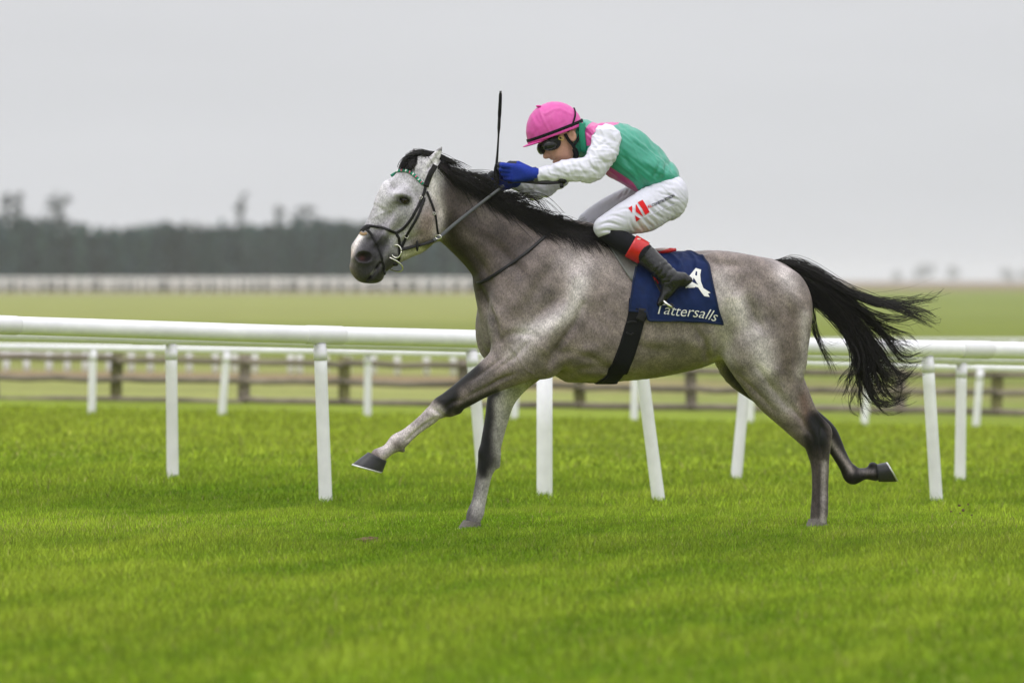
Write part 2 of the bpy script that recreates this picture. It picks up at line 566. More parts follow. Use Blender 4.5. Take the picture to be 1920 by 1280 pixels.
# ---- grass blades
def make_grass():
    zones = [  # y0, y1, blades, width (m), height (m)
        (25.5, 33, 85000, 0.0046, 0.042), (33, 40, 150000, 0.0040, 0.042), (40, 49, 310000, 0.0034, 0.045),
        (49, 58, 85000, 0.0060, 0.060), (58, 82, 60000, 0.012, 0.045)]
    Vs, Cs = [], []
    for (y0, y1, n, wd, ht) in zones:
        y = rng.uniform(y0, y1, n)
        half = 0.064 * y + 0.6
        x = rng.uniform(-1, 1, n) * half
        z = ground_h(x, y)
        p = np.stack([x, y * 0.28, 0 * x], -1)
        n1 = vnoise(p, 1.1, 3, 3); n2 = vnoise(p, 0.22, 2, 9)
        # short worn strip where the horses run, longer tufts elsewhere
        strip = np.exp(-((y - 44.2) / 2.2) ** 2)
        h = ht * (0.9 + 0.40 * n1 + 0.40 * n2) * rng.uniform(0.55, 1.25, n) * (1 - 0.22 * strip)
        h = np.maximum(h, 0.012)
        h = h * np.where(rng.uniform(0, 1, n) < 0.06, 1.5, 1.0)
        bare = (np.abs(x + 0.693 + 0.03 * np.sin(y * 9)) < 0.075) & (y > 40.5) & (y < 42.1) & (rng.uniform(0, 1, n) < 0.8)
        h = np.where(bare, np.minimum(h, 0.010), h)
        az = rng.uniform(0, 2 * math.pi, n)
        lean = rng.uniform(0.05, 0.75, n) * h
        lx, ly = np.cos(az) * lean, np.sin(az) * lean
        fa = rng.uniform(-0.9, 0.9, n)                 # blade faces roughly any way
        wx, wy = np.cos(fa) * wd * 0.5, np.sin(fa) * wd * 0.5
        ws = rng.uniform(0.7, 1.3, n)
        wx *= ws; wy *= ws
        b = np.stack([x, y, z - 0.004], -1)
        mid = b + np.stack([lx * 0.35, ly * 0.35, h * 0.58], -1)
        tip = b + np.stack([lx, ly, h], -1)
        wv_ = np.stack([wx, wy, 0 * wx], -1)
        v = np.stack([b - wv_, b + wv_, mid + wv_ * 0.8, mid - wv_ * 0.8, tip], 1)
        Vs.append(v.reshape(-1, 3))
        hue = rng.uniform(0, 1, n)
        c = np.empty((n, 3))
        g0 = np.array((0.205, 0.310, 0.013)); g1 = np.array((0.350, 0.425, 0.042)); g2 = np.array((0.088, 0.175, 0.006)); straw = np.array((0.32, 0.29, 0.105))
        t = np.clip(0.45 + 0.55 * n1 + 0.45 * n2 + 0.35 * (hue - .5), 0, 1)[:, None]
        c = g2 * (1 - t) + g1 * t
        c = c * 0.72 + g0 * 0.28
        dry = (rng.uniform(0, 1, n) < (0.025 + 0.12 * strip * np.clip(0.6 + n1, 0, 1.5)))
        c[dry] = straw * rng.uniform(0.6, 1.1, (dry.sum(), 1))
        # broad bands of fresher and paler sward across the track
        band = 0.5 + 0.5 * vnoise(np.stack([x * 0.25, y * 0.8, 0 * x], -1), 1.6, 2, 12)
        c = c * (0.84 + 0.28 * band)[:, None] * (1 + 0.30 * strip)[:, None]
        far = sstep(52, 75, y)[:, None]
        c = c * (1 - far) + (c * 0.55 + np.array((0.34, 0.38, 0.045)) * 0.45) * far
        c *= np.clip(np.exp(rng.normal(0, 0.34, (n, 1))), 0.4, 1.9)
        Cs.append(np.repeat(c, 5, 0))
    # longer uncut tufts left round the feet of the posts
    for (px_, py_) in POST_FEET:
        n = 90
        x = px_ + rng.normal(0, 0.055, n); y = py_ + rng.normal(0, 0.10, n) - 0.03
        h = rng.uniform(0.02, 0.06, n); az = rng.uniform(0, 6.28, n); le = rng.uniform(0.1, 0.8, n) * h
        b = np.stack([x, y, ground_h(x, y) - 0.004], -1); fa = rng.uniform(-.9, .9, n)
        wv_ = np.stack([np.cos(fa), np.sin(fa), 0 * fa], -1) * 0.003
        mid = b + np.stack([np.cos(az) * le * .35, np.sin(az) * le * .35, h * .58], -1); tip = b + np.stack([np.cos(az) * le, np.sin(az) * le, h], -1)
        Vs.append(np.stack([b - wv_, b + wv_, mid + wv_ * .8, mid - wv_ * .8, tip], 1).reshape(-1, 3))
        Cs.append(np.repeat(np.array((0.20, 0.31, 0.02)) * rng.uniform(0.5, 1.5, (n, 1)), 5, 0))
    V = np.vstack(Vs); Cc = np.vstack(Cs)
    nb = len(V) // 5
    i = np.arange(nb) * 5
    Q = np.stack([i, i + 1, i + 2, i + 3], 1); T = np.stack([i + 3, i + 2, i + 4], 1)
    me = mesh_np("grass", V, Q, T, smooth=False, color=Cc)
    m = mat("grass_blade", (0, 0, 0), rough=0.55, spec=0.15, var=0.1, scale=3.0, attr=True, trans=0.3)
    return tag(obj_from("grass", me, m), "short bright green turf grass covering the track", "grass", kind="stuff")

# ---- white running rails
m_white = mat("white_plastic", (0.82, 0.81, 0.85), rough=0.38, spec=0.4, var=0.06, scale=14.0, var2=0.09, scale2=1.7)
m_white_old = mat("weathered_white_plastic", (0.76, 0.75, 0.77), rough=0.5, spec=0.3, var=0.06, scale=8.0, var2=0.08, scale2=1.2)
m_joint = mat("rail_joint_sleeve", (0.74, 0.73, 0.76), rough=0.45, spec=0.4, var=0.06, scale=9.0)

def running_rail(name, label, line, rad, posts, prad, m, group=None, joints=(), sag=0.0):
    """line: rail centre points (world); posts: list of (base, top)"""
    P = catmull(line, 40) if len(line) > 2 else np.linspace(line[0], line[1], 40)
    mid = P[len(P) // 2]
    root = empty(name, (mid[0], mid[1], float(ground_h(mid[0], mid[1]))), label, "rail", group)
    tube_obj("rail", P, rad, m, root, 20)
    for base, top in posts:
        base = np.array(base); top = np.array(top)
        t = np.linspace(-0.12, 1, 7)[:, None]
        L = np.linalg.norm(top - base)
        Q = base + (top - base) * t
        R = prad * np.array([1.05, 1.04, 1.02, 1.0, 1.0, 1.0, 0.97])
        po = tube_obj("post", Q, R, m, root, 16)
        c = top - (top - base) / L * (0.02)
        tube_obj("bracket", np.array([c - (top - base) / L * 0.075, c - (top - base) / L * 0.01]), prad * 1.06, m_joint, root, 16)
    for j in joints:
        k = int(j * 39)
        a, b = P[k], P[min(k + 1, 39)]
        d = (b - a) / np.linalg.norm(b - a)
        tube_obj("joint_sleeve", np.array([a - d * 0.13, a - d * 0.12, a + d * 0.12, a + d * 0.13]), [rad * 1.0, rad * 1.06, rad * 1.06, rad * 1.0], m_joint, root, 20)
    return root

# nearest rail
def yA(u): return np.interp(u, [-700, 0, 610, 1235, 1757, 1920, 2700], [46.2, 48.0, 49.2, 50.5, 52.0, 52.5, 55.0])
def topA(u): return np.interp(u, [-700, 0, 610, 1235, 1757, 1920, 2700], [572, 592, 612, 627, 638.5, 641.5, 655])
lineA = []
for u in np.linspace(-700, 2700, 12):
    y = yA(u); p = px_at(u, topA(u), y); p[2] -= 0.051
    lineA.append(p)
postsA = []
for ub, ut in ((-560, -572), (5 - 30, -50), (611, 600), (1237, 1199), (1757, 1739), (2230, 2236), (2640, 2630)):
    y = float(yA(ub)); b = px_at(ub, 525, y); b[2] = float(ground_h(b[0], y)) - 0.02
    yt = float(yA(ut)); t = px_at(ut, topA(ut), yt); t[2] -= 0.10
    postsA.append((b, t))
running_rail("running_rail", "thick white plastic running rail nearest behind the horse, on slightly leaning posts", lineA, 0.051, postsA, 0.037, m_white, "white running rails", joints=(0.215, 0.395, 0.58, 0.76))

# second rail, close behind the first
def yA2(u): return np.interp(u, [-800, 323, 893, 1380, 1800, 2700], [51.0, 54.0, 55.5, 57.0, 58.5, 62.0])
def botA2(u): return np.interp(u, [-800, 0, 310, 600, 1700, 1900, 2700], [622, 640, 647, 653, 681, 685, 700])
lineB = []
for u in np.linspace(-800, 2700, 12):
    y = yA2(u); p = px_at(u, botA2(u), y); p[2] += 0.048
    lineB.append(p)
postsB = []
for ub, ut in ((-300, -296), (324, 321), (907, 884), (1379, 1401), (1800, 1803), (2190, 2180), (2560, 2564)):
    y = float(yA2(ub)); b = px_at(ub, 525, y); b[2] = float(ground_h(b[0], y)) - 0.02
    t = px_at(ut, botA2(ut), float(yA2(ut))); t[2] += 0.005
    postsB.append((b, t))
running_rail("running_rail", "second white running rail seen just under the thick nearest one", lineB, 0.048, postsB, 0.037, m_white_old, "white running rails", joints=(0.326, 0.752))

# third rail, farther, thinner
def yB(u): return np.interp(u, [-900, 172, 690, 1190, 1832, 2800], [76, 79, 80.5, 81.5, 83, 86])
def topB(u): return np.interp(u, [-900, 0, 640, 875, 1500, 1900, 2800], [633, 643, 652, 656, 672, 684, 700])
lineC = []
for u in np.linspace(-900, 2800, 12):
    y = yB(u); p = px_at(u, topB(u), y); p[2] -= 0.035
    lineC.append(p)
postsC = []
for ub, ut in ((-560, -556), (-320, -322), (-75, -73), (172, 174), (416, 425), (689, 690), (964, 968), (1189, 1191), (1406, 1410), (1620, 1632), (1830, 1838), (2060, 2062), (2290, 2296), (2520, 2520)):
    y = float(yB(ub)); b = px_at(ub, 782, y); b[2] = float(ground_h(b[0], y)) - 0.02
    t = px_at(ut, topB(ut), y); t[2] -= 0.06
    postsC.append((b, t))
running_rail("running_rail", "thin third white rail on short posts in front of the brown wooden fence", lineC, 0.035, postsC, 0.036, m_white, "white running rails")

# sturdier post standing alone between the first two rails
y = 51.3
b = px_at(1021, 525, y); b[2] = float(ground_h(b[0], y)) - 0.02
r = empty("rail_support_post", (b[0], b[1], b[2]), "wide upright white post under the horse's belly, thicker than the rail posts", "post")
t_ = px_at(1021, 664, y)
tube_obj("post", np.array([b - (0, 0, .1), b, b * .5 + t_ * .5, t_]), 0.0475, m_white, r, 20)
tube_obj("cap", np.array([t_ - (0, 0, .04), t_ + (0, 0, 0.012)]), 0.052, m_joint, r, 20)

POST_FEET = [(b_[0], b_[1]) for b_, t_2 in postsA + postsB] + [(b[0], b[1])]
make_grass()

# ---- brown post-and-rail wooden fence
m_wood = mat("weathered_timber", (0.235, 0.20, 0.16), rough=0.85, spec=0.15, var=0.35, scale=7.0, stretch=(1, 1, 6), bump=0.5, bscale=30, bdist=0.01, var2=0.3, scale2=1.6)
m_moss = mat("mossy_timber_post", (0.18, 0.17, 0.075), rough=0.9, spec=0.1, var=0.4, scale=6.0, bump=0.5, bscale=30, bdist=0.01, var2=0.35, scale2=2.2)
def yF(u): return np.interp(u, [-900, 0, 900, 1900, 2800], [86, 87, 88.5, 90.5, 92.5])
fr = empty("wooden_fence", (0, 88.5, 0), "weathered brown timber post and three-rail fence behind the white rails", "fence")
fposts = [-680, -450, -235, -12, 218, 457, 645, 868, 1088, 1296, 1490, 1687, 1868, 2070, 2280, 2500]
def topF(u): return np.interp(u, [-900, 0, 650, 1296, 1868, 2800], [650, 657, 668, 683, 690, 703])
def railF(u, k):
    lo = np.interp(u, [-900, 0, 600, 1300, 1900, 2800], [744, 748, 752, 762, 771, 780])
    return topF(u) + 12 + (lo - topF(u) - 12) * (k / 2)
def box_between(name, p, q, w, h, m, parent, wob=0.0):
    p = np.array(p); q = np.array(q); d = (q - p); L = np.linalg.norm(d); d /= L
    s = np.cross(d, (0, 0, 1)); s /= np.linalg.norm(s) + 1e-9
    if np.linalg.norm(np.cross(d, (0, 0, 1))) < 1e-3: s = np.array((1, 0, 0))
    t = np.cross(s, d)
    V = []; n = 5
    for i in range(n):
        c = p + (q - p) * i / (n - 1) + t * rng.normal() * wob
        for a, bb in ((-1, -1), (1, -1), (1, 1), (-1, 1)):
            V.append(c + s * a * w / 2 + t * bb * h / 2 * (1 + rng.normal() * 0.03))
    V = np.array(V); Q = []
    for i in range(n - 1):
        for j in range(4):
            Q.append((i * 4 + j, i * 4 + (j + 1) % 4, i * 4 + 4 + (j + 1) % 4, i * 4 + 4 + j))
    Q += [(3, 2, 1, 0), (n * 4 - 4, n * 4 - 3, n * 4 - 2, n * 4 - 1)]
    return obj_from(name, mesh_np(name, V, np.array(Q), smooth=False), m, parent)
for i, u in enumerate(fposts):
    y = float(yF(u)); b = px_at(u, 780, y); b[2] = float(ground_h(b[0], y)) - 0.15
    t = px_at(u + rng.normal() * 2, float(topF(u)), y)
    box_between("post", b, t, 0.125, 0.12, m_moss if i % 2 == 0 else m_wood, fr, 0.003)
    if i + 1 < len(fposts):
        u2 = fposts[i + 1]; y2 = float(yF(u2))
        for k in range(3):
            p = px_at(u, float(railF(u, k)) + rng.normal() * 1.0, y - 0.09); q = px_at(u2 - 3, float(railF(u2, k)) + rng.normal() * 1.0, y2 - 0.09)
            box_between("rail_board", p, q, 0.04, 0.065, m_wood, fr, 0.006)

# ---- low white rail beyond the fence
def low_rail(label, y, us, vtop, h, rad, m, u0, u1, name="running_rail", n=2, cat="rail", railed=True):
    root = empty(name, (px_at(us[len(us) // 2], 525, y)[0], y, 0), label, cat, "white running rails")
    if railed:
        P = [px_at(u, vtop, y) for u in (u0, u1)]
        for p in P: p[2] = h - rad
        tube_obj("rail", np.array(P), rad, m, root, 10)
    for u in us:
        b = px_at(u, 525, y); b[2] = -0.05
        t = b.copy(); t[2] = h - rad
        tube_obj("post", np.array([b, t]), rad * 1.1, m, root, 10)
    return root
low_rail("low white rail with closely set posts, seen through the wooden fence at left", 116, [-480, -250, -110, -30, 12, 50, 92, 126, 160, 205, 246, 282, 318, 355, 404, 440, 478, 545, 562, 610, 652, 700, 745, 800, 850, 905], 665, 0.34, 0.036, m_white_old, -480, 905)
low_rail("faint white rail with two posts seen between the tail and the right edge", 128, [1440, 1562, 1767, 1900, 2030, 2300], 690, 0.40, 0.03, m_white_old, 1440, 2300)

# ---- far rails in front of the wood
m_far = mat("far_white_rail", (0.80, 0.78, 0.72), rough=0.6, spec=0.2, var=0.05, scale=2.0)
for (y, h, sp, off, lab) in ((850, 1.34, 31.0, 0, "distant white double rail crossing below the dark wood"), (905, 1.40, 27.0, 9, "farther of the two distant white rails below the wood")):
    us = np.arange(-330 + off, 1120, sp)
    us = us + rng.normal(size=len(us)) * 4.0
    root = empty("running_rail", (px_at(400, 525, y)[0], y, 0), lab, "rail", "white running rails")
    for hz in (h, h * 0.66):
        tube_obj("rail", np.array([[px_at(-340, 525, y)[0], y, hz], [px_at(1130, 525, y)[0], y + 8, hz]]), 0.10 if hz == h else 0.07, m_far, root, 8)
    pm = None
    for u in us:
        b = px_at(u, 525, y); b[2] = 0
        if pm is None:
            V, Q, T = sweep(np.array([b - (0, 0, .1), b + (0, 0, h)]), 0.13, 8)
            po = obj_from("post", mesh_np("post", V - b + np.array(root.location), Q, T), m_far, root); pm = po.data
        else:
            po = bpy.data.objects.new("post", pm); COL.objects.link(po); po.parent = root
        po.location = Vector(b) - Vector(root.location)

# ---- trees
m_con = mat("conifer_foliage", (0.022, 0.032, 0.026), rough=0.8, spec=0.1, var=0.5, scale=0.6, var2=0.35, scale2=0.12)
m_leaf = mat("far_tree_foliage", (0.05, 0.065, 0.04), rough=0.8, spec=0.1, var=0.4, scale=0.4)
m_bark = mat("conifer_bark", (0.07, 0.055, 0.045), rough=0.9, spec=0.1, var=0.3, scale=3.0)
def leaf_cards(centers, size, r):
    n = len(centers)
    a = r.normal(size=(n, 3)); a /= np.linalg.norm(a, axis=1, keepdims=True)
    b = np.cross(a, r.normal(size=(n, 3))); b /= np.linalg.norm(b, axis=1, keepdims=True)
    s = (size * r.uniform(0.5, 1.3, n))[:, None]
    V = np.stack([centers - a * s, centers - b * s * .6, centers + a * s, centers + b * s * .6], 1).reshape(-1, 3)
    i = np.arange(n) * 4
    return V, np.stack([i, i + 1, i + 2, i + 3], 1)
def crown_points(H, base, rad, n, r, kind):
    if kind == 'spruce':
        t = 1 - np.sqrt(r.uniform(0, 1, n)); rr = rad * (1 - t) ** 0.8 * (0.75 + 0.25 * np.sin(t * 40)) * np.sqrt(r.uniform(0.05, 1, n))
        z = base + t * (H - base)
    else:
        # bare stem with tufts of branches at the top
        k = 9; cc = np.stack([r.normal(size=k) * rad * 0.5, r.normal(size=k) * rad * 0.5, base + (H - base) * r.uniform(0.1, 0.95, k)], 1)
        j = r.integers(0, k, n)
        p = cc[j] + r.normal(size=(n, 3)) * rad * np.array((0.33, 0.33, 0.26))
        return p
    th = r.uniform(0, 2 * math.pi, n)
    return np.stack([rr * np.cos(th), rr * np.sin(th), z], 1)

def make_wood():
    r = np.random.default_rng(5)
    Vs, Qs, Cs_, o = [], [], [], 0
    n = 1000
    for k in range(n):
        u = r.uniform(-420, 1010); y = r.uniform(1040, 1130)
        top = np.interp(u, [-400, 0, 120, 150, 330, 420, 480, 560, 650, 760, 860, 940, 1010], [412, 408, 416, 424, 422, 420, 421, 414, 412, 420, 430, 455, 500])
        H = (525 - top) * y / 16000 + CAM_Z + r.normal() * 0.3 - 0.12 + 0.35 * math.sin(u * 0.035) * math.sin(u * 0.011 + 1)
        H = max(H, 1.5)
        c = crown_points(H, 0.1, r.uniform(1.2, 2.0), 150, r, 'spruce')
        p = px_at(u, 525, y); p[2] = 0
        v, q = leaf_cards(c + p, np.full(len(c), 0.6), r)
        tint = np.array([(0.018, 0.030, 0.024), (0.030, 0.044, 0.030), (0.014, 0.022, 0.022), (0.034, 0.036, 0.030), (0.022, 0.036, 0.034)][r.integers(0, 5)]) * np.array((0.8, 1.1, 1.15)) * r.uniform(0.3, 1.9)
        Vs.append(v); Qs.append(q + o); Cs_.append(np.repeat(tint[None], len(v), 0)); o += len(v)
    me = mesh_np("woodland", np.vstack(Vs), np.vstack(Qs), smooth=False, color=np.vstack(Cs_))
    return tag(obj_from("woodland", me, mat("mixed_conifer_foliage", (0, 0, 0), rough=0.8, spec=0.1, var=0.4, scale=0.6, attr=True)), "dark misty conifer wood along the horizon at left", "woodland", kind="stuff")
make_wood()

def tree(name, label, u, vtop, y, rad, base_frac, group, kind, n=260, card=0.3, m=None, cat="tree", seed=0):
    r = np.random.default_rng(100 + seed)
    p = px_at(u, 525, y); p[2] = 0
    H = (525 - vtop) * y / 16000 + CAM_Z
    root = empty(name, p, label, cat, group)
    k = H / 8.0
    t = np.linspace(0, 1, 6)[:, None]
    P = p + np.hstack([0.15 * k * np.sin(t * 3 + seed), 0 * t, t * H * 0.96])
    tube_obj("trunk", P, 0.14 * k * (1.05 - 0.85 * t[:, 0]), m_bark, root, 8)
    c = crown_points(H, H * base_frac, rad, n, r, kind)
    v, q = leaf_cards(c + p, np.full(len(c), card), r)
    obj_from("crown", mesh_np("crown", v, q, smooth=False), m or m_con, root)
tall = [(10, 366, 0.7, "leftmost tall thin tree standing above the wood"), (33, 352, 0.55, "slender tall tree beside the leftmost one above the wood"),
        (98, 360, 0.9, "left one of the close pair of tall trees above the wood"), (120, 362, 0.8, "right one of the close pair of tall trees above the wood"),
        (450, 361, 0.6, "lone tall thin tree above the middle of the wood"), (520, 378, 0.75, "small faint tree above the wood right of the lone tall one"),
        (560, 384, 0.7, "left one of two faint trees above the wood near the horse's head"), (578, 384, 0.6, "right one of two faint trees above the wood near the horse's head")]
for i, (u, vt, rad, lab) in enumerate(tall):
    tree("pine_tree", lab, u, vt, 1060 + (i % 3) * 9 + (160 if i >= 5 else 0), rad, 0.62, "tall trees above the wood", 'pine', 150, 0.28, seed=i)
far = [(1682, 512, 1.4, "faint small far tree just right of the tail in the mist"), (1727, 500, 4.4, "broadest far tree on the misty horizon right of the tail"),
       (1789, 502, 2.6, "round far tree in the mist, second from the right edge"), (1890, 506, 3.0, "far tree in the mist close to the right edge"), (1925, 507, 3.0, "far tree cut by the right edge in the mist")]
for i, (u, vt, rad, lab) in enumerate(far):
    tree("distant_tree", lab, u, vt, 6600 + 150 * i, rad * 1.6, 0.25, "far trees in the mist", 'pine', 160, 2.0, m_leaf, seed=20 + i)
# ================================================================== THE HORSE
# modelled in photograph pixels (u right, v down, w towards the camera); the body is yawed a little towards the camera
# and the head is turned a little more.
YAW, HEADYAW = 0.15, 0.20
def yaw_k(u, v):
    head = sstep(900, 800, u) * sstep(580, 540, v)
    return YAW + HEADYAW * head
def warp(V):
    u, v, w = V[..., 0], V[..., 1], V[..., 2]
    k = yaw_k(u, v)
    o = V.copy()
    o[..., 0] = u + k * w
    head = sstep(580, 540, v)
    o[..., 2] = w + YAW * (1200 - u) + HEADYAW * head * np.maximum(850 - u, 0)
    return o
def mirror_w(p):
    """warped near-side point -> matching point on the far side"""
    p = np.asarray(p, float)
    u = p[..., 0].copy()
    for _ in range(4):
        k = yaw_k(u, p[..., 1])
        w = p[..., 2] - YAW * (1200 - u) - HEADYAW * sstep(580, 540, p[..., 1]) * np.maximum(850 - u, 0)
        u = p[..., 0] - k * w
    return warp(np.stack([u, p[..., 1], -w], -1))

H = Field((636, 262, -128), (1712, 1004, 128), 2.5, warpk=yaw_k)
# trunk
H.tube([(1022, 566, 126, 80, 0), (1080, 570, 147, 96, 0), (1140, 582, 138, 105, 0), (1210, 590, 121, 109, 0), (1280, 584, 112, 105, 0),
        (1345, 573, 104, 99, 0), (1424, 580, 98, 92, 0)], k=10)
# neck
H.tube([(806, 342, 46, 29, 0), (832, 370, 62, 33, 0), (862, 396, 66, 37, 0), (884, 413, 69, 41, 0), (910, 434, 73, 47, 0), (942, 460, 82, 56, 0),
        (972, 490, 98, 68, 0), (1030, 535, 112, 80, 0)], k=26)
H.tube([(1000, 470, 50, 26, 0), (1060, 452, 36, 24, 0), (1115, 456, 28, 26, 0), (1170, 470, 22, 30, 0)], k=30)      # withers
for s in (1, -1):
    # breast and shoulder
    H.ell((925 + 2 * s, 606, 12 * s - 16), (28 - 3 * s, 62 - 8 * s, 26), 0.08, 10)
    H.ell((985, 560, 56 * s), (60, 105, 36), 0.45, 16)
    H.ell((1026, 618, 63 * s), (40, 78, 39), 0.62, 5)
    H.ell((958, 612, 54 * s), (34, 64, 34), 0.30, 5)
    H.ell((1090, 560, 62 * s), (30, 70, 36), 0.25, 22)
    # barrel ribs fill, flank and hip
    H.ell((1120, 640, 58 * s), (88, 62, 44), 0.1, 28)
    H.ell((1390, 548, 60 * s), (86, 70, 36), 0.2, 26)
    H.ell((1345, 500, 58 * s), (26, 22, 16), 0.3, 26)     # point of hip
    # buttock
    H.ell((1468, 600, 52 * s), (52, 92, 40), 0.12, 24)
# near hind leg
H.tube([(1412, 570, 86, 50, 46), (1432, 640, 86, 53, 50), (1446, 690, 70, 47, 50), (1461, 735, 50, 37, 47), (1490, 782, 32, 25, 43), (1511, 806, 27, 19, 41),
        (1529, 826, 25, 17.5, 40), (1534, 850, 19.5, 15, 38), (1537, 876, 15.5, 12, 36), (1537, 920, 14, 11.5, 34), (1537, 955, 16.5, 13, 33), (1535, 976, 15.5, 14, 32)], k=10)
H.tube([(1495, 720, 16, 13, 46), (1527, 775, 7.5, 7, 43), (1551, 804, 8, 8, 41), (1553, 828, 6.5, 7, 40), (1549, 870, 5.5, 6, 37), (1548, 940, 5, 5.5, 34)], k=5)   # tendon to the point of hock
# far hind leg
H.tube([(1405, 590, 80, 44, -46), (1392, 670, 52, 38, -50), (1428, 722, 35, 28, -50), (1482, 764, 25, 21, -48), (1530, 796, 22, 16, -46), (1554, 815, 20, 15, -45),
        (1571, 842, 15, 12, -44), (1589, 874, 13, 11, -42), (1601, 892, 17, 13.5, -41), (1610, 893, 15.5, 13, -41), (1626, 890, 11, 10.5, -40), (1645, 889, 15, 14, -40)], k=14)
H.tube([(1490, 745, 9, 8, -46), (1530, 776, 6.5, 7, -46), (1558, 806, 7, 8, -45), (1575, 835, 6, 6, -44)], k=8)
H.ell((1641, 875, -40), (8, 7, 11), 0, 6); H.ell((1604, 880, -41), (7, 6, 8), 0, 5)
# near foreleg reaching forward
H.tube([(1012, 640, 62, 34, 58), (988, 664, 50, 35, 58), (946, 688, 39, 30, 56), (906, 713, 30, 25, 54), (869, 738, 25, 20, 52), (837, 758, 21, 17, 50),
        (814, 772, 15.5, 14, 49), (795, 787, 12, 11, 48), (766, 810, 11.0, 9.5, 47), (747, 826, 16, 13, 46), (729, 841, 11.5, 11.5, 46), (712, 852, 15, 14, 46)], k=14)
H.ell((1018, 682, 56), (32, 26, 24), 0.3, 14)                                            # elbow
H.ell((824, 752, 52), (14, 9, 12), -0.55, 6); H.ell((846, 748, 54), (14, 9, 10), -0.55, 6)
H.cap((859, 766, 50), (845, 773, 50), 9, 7, 5)                                            # back of the knee
H.cap((751, 838, 46), (757, 842, 46), 5.5, 4, 5)                                              # ergot
H.tube([(815, 786, 5, 5, 48), (785, 808, 4, 5, 47), (760, 830, 5, 6, 46)], k=5)           # tendon
# far foreleg on the ground
H.tube([(1000, 650, 62, 34, -52), (962, 706, 37, 28, -50), (941, 745, 27, 22, -48), (931, 786, 22, 18, -45), (920, 836, 19.5, 16.5, -43), (914, 868, 18.5, 15.5, -42),
        (905, 897, 13, 12, -41), (897, 938, 12, 10.5, -40), (891, 962, 15.5, 13, -40), (886, 978, 13, 13, -40)], k=14)
H.cap((931, 850, -42), (932, 873, -42), 8, 6, 5); H.ell((905, 848, -40), (8, 14, 10), 0.15, 5)
H.tube([(917, 892, 4.5, 5, -40), (908, 935, 4, 5, -40), (902, 962, 5, 6, -40)], k=4)
# head
H.tube([(792, 334, 46, 30, 0), (786, 357, 57, 34, 0), (775, 389, 63, 37, 0), (762, 421, 62, 34, 0), (741, 443, 52, 28, 0), (719, 464, 42, 24, 0), (704, 479, 38, 24, 0),
        (694, 490, 35, 25, 0), (689, 503, 28, 22, 0)], k=14)
for s in (1, -1):
    H.ell((792, 415, 22 * s), (34, 46, 20), -0.5, 14)            # cheek
    H.ell((752, 371, 25 * s), (23, 19, 18), -0.6, 12)            # eye socket
    H.tube([(752, 402, 7, 5, 30 * s), (728, 432, 6, 4, 25 * s), (712, 452, 5, 4, 22 * s)], k=12)   # facial crest
    H.ell((684, 482, 14 * s), (20, 19, 17), 0.0, 9)              # nostril
    H.ell((697, 508, 9 * s), (20, 17, 14), 0, 9)                 # lips
    H.tube([(722, 470, 9, 6, 19 * s), (716, 490, 9, 7, 17 * s), (710, 505, 8, 7, 15 * s)], k=8)
H.ell((703, 515, 0), (18, 15, 15), 0.3, 8)                       # chin
H.ell((671, 500, 0), (11, 12, 17), -0.2, 8)                      # upper lip
H.tube([(728, 350, 9, 14, 0), (705, 400, 7, 10, 0), (690, 432, 7, 11, 0), (672, 462, 8, 13, 0)], k=16)   # bridge of the nose
for s in (1, -1):                                                # nostril hollow, mouth slit
    H.ell((687, 482, 34 * s), (16, 10.5, 19), 0.05, 3, 'sub')
    H.tube([(716, 492, 1.6, 9, 24 * s), (709, 502, 2.0, 11, 24 * s), (703, 513, 2.2, 13, 22 * s), (694, 525, 2.6, 14, 20 * s)], k=5, op='sub')
    H.ell((760, 376, 44 * s), (9.0, 6.0, 12), 0.25, 4, 'sub')    # eye opening
# ears
H.tube([(798, 330, 10, 9, 24), (806, 312, 11, 8, 24), (817, 296, 8.5, 6.5, 24), (824, 285, 5.5, 4.5, 24), (829, 277, 1.5, 1.5, 24)], k=6)
H.tube([(772, 322, 10, 9, -22), (772, 304, 9, 8, -23), (775, 290, 6, 5, -23), (777, 279, 1.5, 1.5, -23)], k=6)
H.tube([(806, 318, 4, 6, 34), (818, 300, 4.5, 5, 32), (826, 286, 2, 3, 29)], k=3, op='sub')
HV, HQ = H.mesh()
del H
HV = relax(HV, HQ, 1, 0.4)

